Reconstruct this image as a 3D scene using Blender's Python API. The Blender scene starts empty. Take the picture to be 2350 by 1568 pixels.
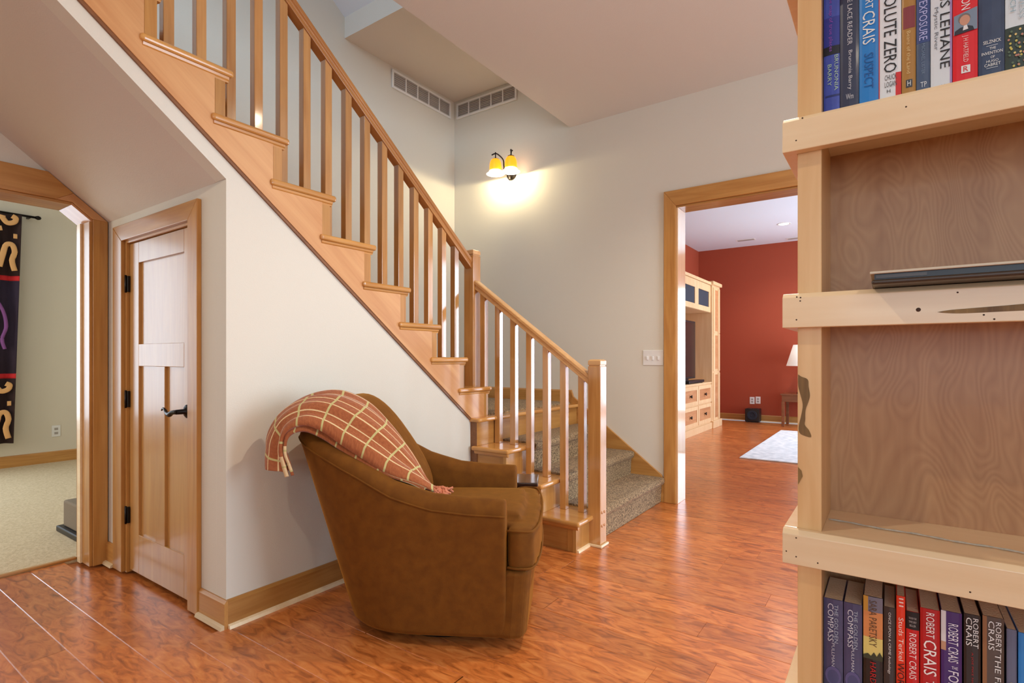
import bpy, bmesh, math, random
from mathutils import Vector, Matrix
R = random.Random(7)
S = bpy.context.scene
COL = S.collection
PI = math.pi

# ------------------------------------------------------------------ camera, world, large lights, exposure
F_PX, CX, CY, CAM_H = 1239.0, 1175.0, 822.0, 1.13
YAW = math.atan2(870.0, F_PX)
cam_data = bpy.data.cameras.new('camera')
cam_data.sensor_fit = 'HORIZONTAL'
cam_data.sensor_width = 36.0
cam_data.lens = 36.0 * F_PX / 2350.0
cam_data.shift_y = (CY - 784.0) / 2350.0
cam_data.clip_start = 0.02
cam = bpy.data.objects.new('camera', cam_data)
COL.objects.link(cam)
cam.location = (0, 0, CAM_H)
cam.rotation_euler = (PI / 2, 0, YAW)
S.camera = cam

world = bpy.data.worlds.new('daylight'); S.world = world
world.use_nodes = True
world.node_tree.nodes['Background'].inputs['Color'].default_value = (0.62, 0.78, 1.0, 1)
world.node_tree.nodes['Background'].inputs['Strength'].default_value = 0.6

S.view_settings.view_transform = 'Standard'
S.view_settings.look = 'None'
S.view_settings.gamma = 1.0
S.view_settings.use_curve_mapping = False
S.view_settings.exposure = 0.03

COOL = (0.66, 0.83, 1.0)
WARM = (1.0, 0.88, 0.70)

def area(name, loc, direction, sx, sy, power, color):
    l = bpy.data.lights.new(name, 'AREA'); l.shape = 'RECTANGLE'
    l.size = sx; l.size_y = sy; l.energy = power; l.color = color
    o = bpy.data.objects.new(name, l); COL.objects.link(o)
    o.location = loc
    o.rotation_euler = Vector(direction).to_track_quat('-Z', 'Z').to_euler()
    return o

# daylight standing in the window openings of the rooms, plus a den fill light
area('daylight_main_side', (3.12, 2.6, 1.6), (-1, 0, 0), 2.4, 1.7, 130, COOL)
area('daylight_main_behind', (0.9, -2.52, 1.6), (0, 1, 0), 2.4, 1.6, 48, COOL)
area('daylight_den', (-7.36, 0.15, 1.5), (1, 0, 0), 2.2, 2.1, 80, COOL)
area('den_side_fill', (-5.6, -2.5, 1.5), (0, 1, 0), 1.8, 1.6, 45, (1.0, 0.95, 0.86))  # added fill light that warms the den, no window stands here
area('daylight_family_far', (1.15, 10.36, 1.3), (0, -1, 0), 1.8, 2.3, 105, COOL)
area('daylight_family_side', (2.12, 8.4, 1.45), (-1, 0, 0), 3.0, 2.0, 190, COOL)
area('daylight_upstairs', (-1.6, -1.9, 4.6), (0, 1, -0.05), 2.4, 1.3, 75, (0.66, 0.82, 1.0))

# ------------------------------------------------------------------ helpers
def srgb(r, g, b):
    f = lambda c: (c / 255.0 / 12.92) if c <= 10 else ((c / 255.0 + 0.055) / 1.055) ** 2.4
    return (f(r), f(g), f(b), 1.0)

def newmat(name):
    m = bpy.data.materials.new(name); m.use_nodes = True
    nt = m.node_tree
    return m, nt, nt.nodes['Principled BSDF']

def plain(name, col, rough=0.5, metal=0.0, coat=0.0, bump=0.0, bscale=200.0, var=0.0, vscale=3.0, emit=None, estr=0.0):
    m, nt, p = newmat(name)
    p.inputs['Base Color'].default_value = col
    p.inputs['Roughness'].default_value = rough
    p.inputs['Metallic'].default_value = metal
    p.inputs['Coat Weight'].default_value = coat
    p.inputs['Coat Roughness'].default_value = 0.1
    if emit:
        p.inputs['Emission Color'].default_value = emit
        p.inputs['Emission Strength'].default_value = estr
    if bump or var:
        tc = nt.nodes.new('ShaderNodeTexCoord')
    if bump:
        n = nt.nodes.new('ShaderNodeTexNoise'); n.inputs['Scale'].default_value = bscale; n.inputs['Detail'].default_value = 3
        nt.links.new(tc.outputs['Object'], n.inputs['Vector'])
        b = nt.nodes.new('ShaderNodeBump'); b.inputs['Strength'].default_value = bump; b.inputs['Distance'].default_value = 0.01
        nt.links.new(n.outputs['Fac'], b.inputs['Height']); nt.links.new(b.outputs['Normal'], p.inputs['Normal'])
    if var:
        n = nt.nodes.new('ShaderNodeTexNoise'); n.inputs['Scale'].default_value = vscale; n.inputs['Detail'].default_value = 4
        nt.links.new(tc.outputs['Object'], n.inputs['Vector'])
        mx = nt.nodes.new('ShaderNodeMix'); mx.data_type = 'RGBA'
        mx.inputs[6].default_value = tuple(c * (1 - var) for c in col[:3]) + (1,)
        mx.inputs[7].default_value = tuple(min(1, c * (1 + var)) for c in col[:3]) + (1,)
        nt.links.new(n.outputs['Fac'], mx.inputs[0]); nt.links.new(mx.outputs[2], p.inputs['Base Color'])
    return m

def wood(name, light, dark, axis='X', rough=0.38, coat=0.25, cior=1.5, crough=0.12, freq=1.0, contrast=1.0, tilt=0.0, cathedral=0.0, tone=0.12):
    """grain along axis (tilt turns it in the Y-Z plane); colour differs a little from piece to piece"""
    m, nt, p = newmat(name); N = nt.nodes; L = nt.links
    tc = N.new('ShaderNodeTexCoord'); oi = N.new('ShaderNodeObjectInfo'); ge = N.new('ShaderNodeNewGeometry')
    rnd = N.new('ShaderNodeMath'); rnd.operation = 'ADD'
    L.new(oi.outputs['Random'], rnd.inputs[0]); L.new(ge.outputs['Random Per Island'], rnd.inputs[1])
    fr = N.new('ShaderNodeMath'); fr.operation = 'FRACT'; L.new(rnd.outputs[0], fr.inputs[0])
    sc = N.new('ShaderNodeVectorMath'); sc.operation = 'SCALE'; sc.inputs[0].default_value = (17.3, 9.1, 23.7); L.new(fr.outputs[0], sc.inputs['Scale'])
    ad = N.new('ShaderNodeVectorMath'); ad.operation = 'ADD'; L.new(tc.outputs['Object'], ad.inputs[0]); L.new(sc.outputs[0], ad.inputs[1])
    mr = N.new('ShaderNodeMapping'); mr.inputs['Rotation'].default_value = (tilt, 0, 0); L.new(ad.outputs[0], mr.inputs['Vector'])
    mp = N.new('ShaderNodeMapping')
    s = [16.0 * freq] * 3; s['XYZ'.index(axis)] = 1.6 * freq
    mp.inputs['Scale'].default_value = s; L.new(mr.outputs[0], mp.inputs['Vector'])
    n1 = N.new('ShaderNodeTexNoise'); n1.inputs['Scale'].default_value = 1.0; n1.inputs['Detail'].default_value = 5; n1.inputs['Distortion'].default_value = 0.8
    L.new(mp.outputs[0], n1.inputs['Vector'])
    mp2 = N.new('ShaderNodeMapping'); s2 = [90.0 * freq] * 3; s2['XYZ'.index(axis)] = 3.0 * freq
    mp2.inputs['Scale'].default_value = s2; L.new(mr.outputs[0], mp2.inputs['Vector'])
    n2 = N.new('ShaderNodeTexNoise'); n2.inputs['Scale'].default_value = 1.0; n2.inputs['Detail'].default_value = 2; L.new(mp2.outputs[0], n2.inputs['Vector'])
    mixf = N.new('ShaderNodeMath'); mixf.operation = 'MULTIPLY_ADD'; mixf.inputs[1].default_value = 0.35; L.new(n2.outputs['Fac'], mixf.inputs[0]); L.new(n1.outputs['Fac'], mixf.inputs[2])
    val = mixf.outputs[0]
    if cathedral:
        mp3 = N.new('ShaderNodeMapping'); s3 = [4.5] * 3; s3['XYZ'.index(axis)] = 1.5
        mp3.inputs['Scale'].default_value = s3; L.new(mr.outputs[0], mp3.inputs['Vector'])
        n3 = N.new('ShaderNodeTexNoise'); n3.inputs['Scale'].default_value = 1.6; n3.inputs['Detail'].default_value = 2.0; n3.inputs['Distortion'].default_value = 0.6; L.new(mp3.outputs[0], n3.inputs['Vector'])
        mu = N.new('ShaderNodeMath'); mu.operation = 'MULTIPLY'; mu.inputs[1].default_value = 34.0; L.new(n3.outputs['Fac'], mu.inputs[0])
        pp = N.new('ShaderNodeMath'); pp.operation = 'PINGPONG'; pp.inputs[1].default_value = 0.5; L.new(mu.outputs[0], pp.inputs[0])
        ma = N.new('ShaderNodeMath'); ma.operation = 'MULTIPLY_ADD'; ma.inputs[1].default_value = cathedral; L.new(pp.outputs[0], ma.inputs[0]); L.new(val, ma.inputs[2])
        val = ma.outputs[0]
    rp = N.new('ShaderNodeMapRange'); rp.inputs['From Min'].default_value = 0.38; rp.inputs['From Max'].default_value = 0.38 + 0.62 / contrast
    L.new(val, rp.inputs['Value'])
    mx = N.new('ShaderNodeMix'); mx.data_type = 'RGBA'; mx.inputs[6].default_value = light; mx.inputs[7].default_value = dark
    L.new(rp.outputs[0], mx.inputs[0])
    hs = N.new('ShaderNodeHueSaturation'); tv = N.new('ShaderNodeMapRange'); tv.inputs['To Min'].default_value = 1 - tone; tv.inputs['To Max'].default_value = 1 + tone
    L.new(fr.outputs[0], tv.inputs['Value']); L.new(tv.outputs[0], hs.inputs['Value']); L.new(mx.outputs[2], hs.inputs['Color'])
    L.new(hs.outputs[0], p.inputs['Base Color'])
    p.inputs['Roughness'].default_value = rough
    p.inputs['Coat Weight'].default_value = coat; p.inputs['Coat Roughness'].default_value = crough; p.inputs['Coat IOR'].default_value = cior
    bp = N.new('ShaderNodeBump'); bp.inputs['Strength'].default_value = 0.06; bp.inputs['Distance'].default_value = 0.004
    L.new(n2.outputs['Fac'], bp.inputs['Height']); L.new(bp.outputs[0], p.inputs['Normal'])
    return m

def tag(o, label=None, cat=None, group=None, kind=None):
    if label: o['label'] = label
    if cat: o['category'] = cat
    if group: o['group'] = group
    if kind: o['kind'] = kind
    return o

def empty(name, loc, rz=0.0):
    o = bpy.data.objects.new(name, None); COL.objects.link(o)
    o.empty_display_size = 0.1
    o.location = loc; o.rotation_euler = (0, 0, rz)
    return o

def thing(name, loc, label, cat, group=None, kind=None, rz=0.0):
    return tag(empty(name, loc, rz), label, cat, group, kind)

def world_origin(parent):
    v = Vector((0, 0, 0))
    while parent is not None:
        v += parent.location; parent = parent.parent
    return v

def mk(name, bm, mat, parent=None, bevel=0.0, seg=2, smooth=False, local=False):
    """link a bmesh as one mesh object; verts are in world space unless local (then in the parent's space)"""
    me = bpy.data.meshes.new(name)
    bmesh.ops.recalc_face_normals(bm, faces=bm.faces)
    if local:
        org = Vector((0, 0, 0)); loc = Vector((0, 0, 0))
    else:
        xs = [v.co for v in bm.verts]
        org = Vector(((min(v.x for v in xs) + max(v.x for v in xs)) / 2, (min(v.y for v in xs) + max(v.y for v in xs)) / 2, min(v.z for v in xs)))
        loc = org - (world_origin(parent) if parent else Vector((0, 0, 0)))
        bmesh.ops.translate(bm, verts=bm.verts, vec=-org)
    bm.to_mesh(me); bm.free()
    if smooth:
        for f in me.polygons: f.use_smooth = True
    me.materials.append(mat)
    o = bpy.data.objects.new(name, me); COL.objects.link(o)
    o.location = loc
    if parent is not None: o.parent = parent
    if bevel:
        b = o.modifiers.new('edge', 'BEVEL'); b.width = bevel; b.segments = seg; b.limit_method = 'ANGLE'; b.angle_limit = 0.6
        b.harden_normals = False
    return o

def bx(bm, x0, x1, y0, y1, z0, z1):
    vs = [bm.verts.new((x, y, z)) for z in (z0, z1) for y in (y0, y1) for x in (x0, x1)]
    for f in ((0, 2, 3, 1), (4, 5, 7, 6), (0, 1, 5, 4), (2, 6, 7, 3), (0, 4, 6, 2), (1, 3, 7, 5)):
        bm.faces.new([vs[i] for i in f])
    return bm

def box(name, mat, dims, parent=None, bevel=0.0, seg=2, local=False):
    return mk(name, bx(bmesh.new(), *dims), mat, parent, bevel, seg, local=local)

def prism_bm(bm, poly, axis, a0, a1):
    """poly: 2-D outline; axis X: (y,z) pairs, Y: (x,z), Z: (x,y)"""
    def pt(p, a):
        return {'X': (a, p[0], p[1]), 'Y': (p[0], a, p[1]), 'Z': (p[0], p[1], a)}[axis]
    lo = [bm.verts.new(pt(p, a0)) for p in poly]; hi = [bm.verts.new(pt(p, a1)) for p in poly]
    n = len(poly)
    bm.faces.new(lo); bm.faces.new(hi[::-1])
    for i in range(n):
        bm.faces.new((lo[i], hi[i], hi[(i + 1) % n], lo[(i + 1) % n]))
    return bm

def prism(name, mat, poly, axis, a0, a1, parent=None, bevel=0.0, seg=2, local=False):
    return mk(name, prism_bm(bmesh.new(), poly, axis, a0, a1), mat, parent, bevel, seg, local=local)

def lathe_bm(bm, prof, c=(0, 0, 0), n=24, axis='Z'):
    rings = []
    for r, z in prof:
        ring = []
        for i in range(n):
            a = 2 * PI * i / n
            q = (r * math.cos(a), r * math.sin(a), z)
            if axis == 'Y': q = (q[0], q[2], q[1])
            if axis == 'X': q = (q[2], q[0], q[1])
            ring.append(bm.verts.new((c[0] + q[0], c[1] + q[1], c[2] + q[2])))
        rings.append(ring)
    for a, b in zip(rings, rings[1:]):
        for i in range(n):
            bm.faces.new((a[i], a[(i + 1) % n], b[(i + 1) % n], b[i]))
    if prof[0][0] > 1e-6: bm.faces.new(rings[0])
    if prof[-1][0] > 1e-6: bm.faces.new(rings[-1])
    bmesh.ops.remove_doubles(bm, verts=bm.verts, dist=1e-6)
    return bm

def lathe(name, mat, prof, c, parent=None, n=24, axis='Z', local=False):
    return mk(name, lathe_bm(bmesh.new(), prof, c, n, axis), mat, parent, smooth=True, local=local)

def spline(pts, k=8):
    P = [Vector(p) for p in pts]; out = []
    for i in range(len(P) - 1):
        p0 = P[max(i - 1, 0)]; p1 = P[i]; p2 = P[i + 1]; p3 = P[min(i + 2, len(P) - 1)]
        for j in range(k):
            t = j / k
            out.append(0.5 * ((2 * p1) + (p2 - p0) * t + (2 * p0 - 5 * p1 + 4 * p2 - p3) * t * t + (3 * p1 - p0 - 3 * p2 + p3) * t ** 3))
    out.append(P[-1]); return out

def tube_bm(bm, pts, r, n=8):
    pts = [Vector(p) for p in pts]; rings = []
    up = Vector((0.13, 0.21, 1)).normalized()
    for i, p in enumerate(pts):
        d = (pts[min(i + 1, len(pts) - 1)] - pts[max(i - 1, 0)]).normalized()
        s = d.cross(up)
        if s.length < 1e-3: s = d.cross(Vector((1, 0, 0)))
        s.normalize(); u = s.cross(d)
        rr = r[i] if isinstance(r, (list, tuple)) else r
        rings.append([bm.verts.new(p + s * rr * math.cos(2 * PI * k / n) + u * rr * math.sin(2 * PI * k / n)) for k in range(n)])
    for a, b in zip(rings, rings[1:]):
        for i in range(n): bm.faces.new((a[i], a[(i + 1) % n], b[(i + 1) % n], b[i]))
    bm.faces.new(rings[0][::-1]); bm.faces.new(rings[-1])
    return bm

def tube(name, mat, pts, r, parent=None, n=8, local=False):
    return mk(name, tube_bm(bmesh.new(), pts, r, n), mat, parent, smooth=True, local=local)

def grid_bm(bm, fn, nu, nv, close_u=False):
    g = [[bm.verts.new(fn(i / (nu if close_u else nu - 1), j / (nv - 1))) for j in range(nv)] for i in range(nu)]
    for i in range(nu if close_u else nu - 1):
        for j in range(nv - 1):
            a, b = g[i], g[(i + 1) % nu]
            bm.faces.new((a[j], b[j], b[j + 1], a[j + 1]))
    return g

def link_copy(o, parent=None, loc=None):
    c = o.copy(); COL.objects.link(c)
    if parent is not None: c.parent = parent
    if loc is not None: c.location = loc
    return c

# ------------------------------------------------------------------ materials
M = {}
M['wall'] = plain('wall_paint', srgb(223, 217, 203), 0.75, bump=0.12, bscale=260)
M['ceil'] = plain('ceiling_paint', srgb(218, 209, 198), 0.85, bump=0.15, bscale=220)
M['den'] = plain('den_wall_paint', srgb(224, 214, 194), 0.75, bump=0.1, bscale=260)
M['white'] = plain('ceiling_white', srgb(226, 232, 240), 0.85)
M['red'] = plain('terracotta_paint', srgb(166, 70, 40), 0.7, bump=0.1, bscale=260)
LT, DK = srgb(204, 151, 82), srgb(164, 106, 46)
M['tr_x'] = wood('maple_trim_x', LT, DK, 'X'); M['tr_y'] = wood('maple_trim_y', LT, DK, 'Y'); M['tr_z'] = wood('maple_trim_z', LT, DK, 'Z')
RAKE = math.atan(0.785)
M['tr_s'] = wood('maple_trim_rake', srgb(226, 172, 116), srgb(196, 132, 78), 'Y', tilt=RAKE, contrast=0.9, freq=0.8)
M['dkshade'] = wood('dark_shaded_wood', srgb(150, 96, 52), srgb(116, 70, 36), 'Y', rough=0.6)  # shade on the skirt moulding put into the colour; also the dark corner trim
M['rail_s'] = wood('maple_rail_rake', srgb(196, 138, 76), srgb(154, 96, 46), 'Y', tilt=RAKE, rough=0.3)
M['rail_x'] = wood('maple_rail_x', srgb(232, 186, 128), srgb(200, 142, 84), 'X', rough=0.28)
M['tread_y'] = wood('maple_tread_y', srgb(220, 164, 92), srgb(180, 116, 50), 'Y', rough=0.25, coat=0.5)
M['tread_x'] = wood('maple_tread_x', srgb(220, 164, 92), srgb(180, 116, 50), 'X', rough=0.25, coat=0.5)
M['bal'] = wood('maple_baluster', srgb(212, 158, 92), srgb(172, 114, 56), 'Z', rough=0.22, coat=1.0, cior=1.75, crough=0.1, tone=0.16)
M['shoe'] = wood('pale_shoe_x', srgb(242, 222, 186), srgb(226, 196, 150), 'X')
M['door'] = wood('maple_door', srgb(198, 148, 84), srgb(176, 122, 64), 'Z', rough=0.32, coat=0.25, tone=0.05)
M['shelf_x'] = wood('maple_shelf_x', srgb(244, 220, 182), srgb(230, 196, 150), 'X', tone=0.05, contrast=0.9)
M['shelf_z'] = wood('maple_shelf_z', srgb(238, 200, 146), srgb(212, 162, 102), 'Z', tone=0.05)
M['ply'] = wood('plywood_back', srgb(196, 150, 104), srgb(164, 114, 72), 'Z', rough=0.5, coat=0.1, cathedral=0.55, contrast=0.75, tone=0.04)
M['cab_x'] = wood('cabinet_maple', srgb(240, 206, 160), srgb(226, 182, 130), 'Z', tone=0.04)
M['cab_d'] = wood('cabinet_drawer', srgb(214, 156, 108), srgb(184, 122, 78), 'Y', tone=0.04)
M['bronze'] = plain('dark_bronze', srgb(34, 28, 26), 0.35, metal=0.7)
M['black'] = plain('black_plastic', srgb(22, 22, 25), 0.4)
M['plate'] = plain('white_plate', srgb(236, 234, 230), 0.35)
M['grille'] = plain('grey_grille', srgb(172, 164, 156), 0.6)
M['paper'] = plain('book_pages', srgb(226, 204, 172), 0.85, bump=0.3, bscale=300)

def floor_material():
    m, nt, p = newmat('hand_scraped_floor'); N = nt.nodes; L = nt.links
    tc = N.new('ShaderNodeTexCoord'); oi = N.new('ShaderNodeObjectInfo'); ge = N.new('ShaderNodeNewGeometry')
    ad = N.new('ShaderNodeMath'); ad.operation = 'ADD'; L.new(oi.outputs['Random'], ad.inputs[0]); L.new(ge.outputs['Random Per Island'], ad.inputs[1])
    fr = N.new('ShaderNodeMath'); fr.operation = 'FRACT'; L.new(ad.outputs[0], fr.inputs[0])
    sc = N.new('ShaderNodeVectorMath'); sc.operation = 'SCALE'; sc.inputs[0].default_value = (13, 31, 7); L.new(fr.outputs[0], sc.inputs['Scale'])
    va = N.new('ShaderNodeVectorMath'); va.operation = 'ADD'; L.new(ge.outputs['Position'], va.inputs[0]); L.new(sc.outputs[0], va.inputs[1])
    mp = N.new('ShaderNodeMapping'); mp.inputs['Scale'].default_value = (6.5, 20.0, 1.0); L.new(va.outputs[0], mp.inputs['Vector'])
    n1 = N.new('ShaderNodeTexNoise'); n1.inputs['Scale'].default_value = 1.3; n1.inputs['Detail'].default_value = 6; n1.inputs['Distortion'].default_value = 1.4; L.new(mp.outputs[0], n1.inputs['Vector'])
    cr = N.new('ShaderNodeValToRGB'); e = cr.color_ramp.elements
    e[0].position = 0.28; e[0].color = srgb(146, 76, 32); e[1].position = 0.76; e[1].color = srgb(226, 146, 78)
    k = cr.color_ramp.elements.new(0.5); k.color = srgb(204, 116, 54)
    L.new(n1.outputs['Fac'], cr.inputs['Fac'])
    hs = N.new('ShaderNodeHueSaturation'); mr = N.new('ShaderNodeMapRange'); mr.inputs['To Min'].default_value = 0.86; mr.inputs['To Max'].default_value = 1.12
    L.new(fr.outputs[0], mr.inputs['Value']); L.new(mr.outputs[0], hs.inputs['Value']); L.new(cr.outputs['Color'], hs.inputs['Color'])
    L.new(hs.outputs[0], p.inputs['Base Color'])
    p.inputs['Roughness'].default_value = 0.34; p.inputs['Coat Weight'].default_value = 0.6; p.inputs['Coat Roughness'].default_value = 0.2
    bp = N.new('ShaderNodeBump'); bp.inputs['Strength'].default_value = 0.05; bp.inputs['Distance'].default_value = 0.01
    L.new(n1.outputs['Fac'], bp.inputs['Height']); L.new(bp.outputs[0], p.inputs['Normal'])
    return m
M['floor'] = floor_material()

def fuzzy(name, a, b, scale, bump=0.8, detail=3):
    m, nt, p = newmat(name); N = nt.nodes; L = nt.links
    tc = N.new('ShaderNodeTexCoord')
    n = N.new('ShaderNodeTexNoise'); n.inputs['Scale'].default_value = scale; n.inputs['Detail'].default_value = detail; L.new(tc.outputs['Object'], n.inputs['Vector'])
    mr = N.new('ShaderNodeMapRange'); mr.inputs['From Min'].default_value = 0.35; mr.inputs['From Max'].default_value = 0.65; L.new(n.outputs['Fac'], mr.inputs['Value'])
    mx = N.new('ShaderNodeMix'); mx.data_type = 'RGBA'; mx.inputs[6].default_value = a; mx.inputs[7].default_value = b
    L.new(mr.outputs[0], mx.inputs[0]); L.new(mx.outputs[2], p.inputs['Base Color'])
    p.inputs['Roughness'].default_value = 0.95; p.inputs['Sheen Weight'].default_value = 0.08
    bp = N.new('ShaderNodeBump'); bp.inputs['Strength'].default_value = bump; bp.inputs['Distance'].default_value = 0.01
    L.new(n.outputs['Fac'], bp.inputs['Height']); L.new(bp.outputs[0], p.inputs['Normal'])
    return m
M['stair_carpet'] = fuzzy('stair_carpet', srgb(92, 70, 44), srgb(186, 156, 114), 110)
M['den_carpet'] = fuzzy('den_carpet', srgb(196, 172, 132), srgb(216, 194, 156), 60, 0.4)
M['rug'] = fuzzy('rug', srgb(206, 212, 214), srgb(240, 242, 242), 14, 0.3)

def velvet():
    m, nt, p = newmat('brown_velvet'); N = nt.nodes; L = nt.links
    tc = N.new('ShaderNodeTexCoord')
    n = N.new('ShaderNodeTexNoise'); n.inputs['Scale'].default_value = 22; n.inputs['Detail'].default_value = 8; n.inputs['Distortion'].default_value = 0.2; L.new(tc.outputs['Object'], n.inputs['Vector'])
    cr = N.new('ShaderNodeValToRGB'); e = cr.color_ramp.elements
    e[0].position = 0.3; e[0].color = srgb(103, 60, 13); e[1].position = 0.72; e[1].color = srgb(119, 72, 18)
    L.new(n.outputs['Fac'], cr.inputs['Fac']); L.new(cr.outputs['Color'], p.inputs['Base Color'])
    p.inputs['Roughness'].default_value = 0.8; p.inputs['Specular IOR Level'].default_value = 0.2
    p.inputs['Sheen Weight'].default_value = 0.7; p.inputs['Sheen Roughness'].default_value = 0.3; p.inputs['Sheen Tint'].default_value = srgb(214, 150, 60)
    n2 = N.new('ShaderNodeTexNoise'); n2.inputs['Scale'].default_value = 350; L.new(tc.outputs['Object'], n2.inputs['Vector'])
    bp = N.new('ShaderNodeBump'); bp.inputs['Strength'].default_value = 0.15; bp.inputs['Distance'].default_value = 0.004
    L.new(n2.outputs['Fac'], bp.inputs['Height']); L.new(bp.outputs[0], p.inputs['Normal'])
    return m
M['velvet'] = velvet()

# ------------------------------------------------------------------ shell of the house
XW, DW, BW, ZC = -2.28, 1.163, 4.16, 3.15
XO, XL = -3.56, -3.636
sof = lambda y: 1.875 + 0.795 * (1.17 - y)          # underside of the stair flight
strg = lambda y: 0.717 + 0.778 * (2.78 - y)          # lower edge of the skirt board

def struct(o, label, cat, **k):
    return tag(o, label, cat, kind='structure', **k)

# floor: an underlay with planks laid on it
floor = box('floor', M['floor'], (-3.74, 3.2, -2.6, 10.42, -0.06, -0.014))
struct(floor, 'glossy reddish brown hand scraped plank floor running through the doorway', 'floor')
PW, PL = 0.15, 1.22
def plank_bm(bm, x0, x1, y0, y1):
    c, zt = 0.0022, 0.0
    vs = []
    for (a, z) in ((0, -0.013), (0, zt - c), (c, zt)):
        vs.append([bm.verts.new(p) for p in ((x0 + a * .3, y0 + a, z), (x1 - a * .3, y0 + a, z), (x1 - a * .3, y1 - a, z), (x0 + a * .3, y1 - a, z))])
    for r0, r1 in zip(vs, vs[1:]):
        for i in range(4): bm.faces.new((r0[i], r0[(i + 1) % 4], r1[(i + 1) % 4], r1[i]))
    bm.faces.new(vs[2])
    return bm
shared = {}
def plank(x0, x1, y0):
    Lk = round(x1 - x0, 2)
    if Lk < 0.06: return
    key = Lk
    if key not in shared:
        bm = plank_bm(bmesh.new(), -Lk / 2, Lk / 2, 0.0, PW)
        me = bpy.data.meshes.new('plank'); bm.to_mesh(me); bm.free(); me.materials.append(M['floor']); shared[key] = me
    o = bpy.data.objects.new('plank', shared[key]); COL.objects.link(o); o.parent = floor
    o.location = Vector((x0 + Lk / 2, y0, 0)) - floor.location
k0 = -21
rows = []
for k in range(-18, 33):
    y0 = 0.72 + PW * k
    if y0 < -2.0: continue
    xa = -3.735 if y0 + PW <= DW - 0.02 else (-2.28 if y0 < BW else -2.97)
    xb = 3.18
    off = R.uniform(0, PL)
    x = xa
    nx = xa + 0.25 + (off * 0.75)
    while x < xb - 0.02:
        e = min(nx, xb)
        plank(x, e, y0)
        x = e; nx = e + PL
bm = bmesh.new()
for k in range(33, 65):
    y0 = 0.72 + PW * k
    if y0 + PW > 10.42: break
    x = -2.97; nx = x + R.uniform(0.2, 1.2)
    while x < 2.1:
        e = min(nx, 2.15); plank_bm(bm, x, e, y0, y0 + PW); x = e; nx = e + PL
tag(mk('far_planks', bm, M['floor'], floor), kind='stuff')

# back wall with the doorway to the terracotta room
DX0, DX1, DZ = -1.364, -0.12, 2.31
wall_back = prism('wall_back', M['wall'], [(-3.75, 0), (DX0, 0), (DX0, DZ), (DX1, DZ), (DX1, 0), (3.2, 0), (3.2, ZC + 0.02), (-2.3, ZC + 0.02), (-2.3, 4.2), (-3.75, 4.2)], 'Y', BW, BW + 0.17)
struct(wall_back, 'greige painted wall with sconce, switch plate and cased doorway', 'wall')
wall_stair = prism('wall_stair', M['wall'], [(DW, 0), (2.768, 0), (2.768, 0.73), (2.768, strg(2.768) + .03), (-0.33, strg(-0.33) + .03), (-0.434, 3.15), (DW, sof(DW))], 'X', XW - 0.08, XW)
struct(wall_stair, 'pale grey triangular wall below the stair skirt board', 'wall')
wall_long = prism('wall_long', M['wall'], [(DW + 0.1, 0), (BW, 0), (BW, 6.3), (-2.1, 6.3), (-2.1, 3.45), (-0.6, 3.45), (DW + .1, sof(DW) + .1)], 'X', XL - 0.1, XL)
struct(wall_long, 'tall greige wall running up behind the staircase', 'wall')
wall_left = prism('wall_left', M['wall'], [(-2.6, 0), (-0.35, 0), (-0.35, 1.955), (1.0, 1.955), (1.09, 1.882), (1.09, 0), (DW + 0.1, 0), (DW + 0.1, 2.0), (DW, sof(DW) + .03), (-0.434, 3.2), (-2.6, 3.2)], 'X', -3.73, XO)
struct(wall_left, 'greige wall with the wide cased opening to the carpeted room', 'wall')
wall_door = prism('wall_door', M['wall'], [(XO, 0), (-3.305, 0), (-3.305, 1.738), (-2.595, 1.738), (-2.595, 0), (XW - 0.0802, 0), (XW - 0.0802, sof(DW)), (XO, sof(DW))], 'Y', DW, DW + 0.09)
struct(wall_door, 'short greige wall around the low maple closet door', 'wall')
soffit = prism('ceiling_soffit', M['ceil'], [(DW + .09, sof(DW + .09)), (-0.434, sof(-0.434)), (-0.434, sof(-0.434) + 0.06), (DW + .09, sof(DW + .09) + 0.06)], 'X', XO, XW - 0.0005)
struct(soffit, 'sloping greige plaster underside of the stair flight', 'ceiling')
c1 = prism('ceiling', M['ceil'], [(-2.3, -0.45), (-2.3, BW), (3.2, BW), (3.2, -2.6), (-3.56, -2.6), (-3.56, -0.45)], 'Z', ZC, ZC + 0.2)
struct(c1, 'flat main room ceiling ending at the stairwell edge', 'ceiling')
c2 = box('ceiling_landing', M['ceil'], (XL, -2.3, 2.81, BW, 3.73, 3.9)); struct(c2, 'small flat ceiling high over the stair landing', 'ceiling')
c3 = prism('ceiling_slope', M['white'], [(2.81, 3.9), (2.83, 3.9), (-0.4, 6.28), (-0.4, 6.2)], 'X', XL, 2.0); struct(c3, 'sloped white ceiling above the upper floor', 'ceiling')
w = box('wall_upper_edge', M['wall'], (-2.3, -2.2, 2.81, BW, ZC + 0.2, 3.9)); struct(w, 'short wall face above the main ceiling at the landing', 'wall')
w = box('wall_upper_front', M['wall'], (XL, 2.0, -2.1, -2.0, 3.35, 6.3)); struct(w, 'upper floor wall with daylight window', 'wall')
w = box('wall_upper_right', M['wall'], (2.0, 2.1, -2.1, 2.9, 3.35, 6.3)); struct(w, 'upper floor side wall', 'wall')
w = box('ceiling_upper', M['white'], (XL, 2.0, -2.0, -0.4, 6.2, 6.28)); struct(w, 'upper floor flat white ceiling', 'ceiling')
w = box('wall_right', M['wall'], (3.2, 3.3, -2.6, BW + .17, 0, 3.35)); struct(w, 'main room side wall with tall window', 'wall')
w = box('wall_front', M['wall'], (-3.73, 3.2, -2.7, -2.6, 0, 3.35)); struct(w, 'main room wall with wide window', 'wall')
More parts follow.
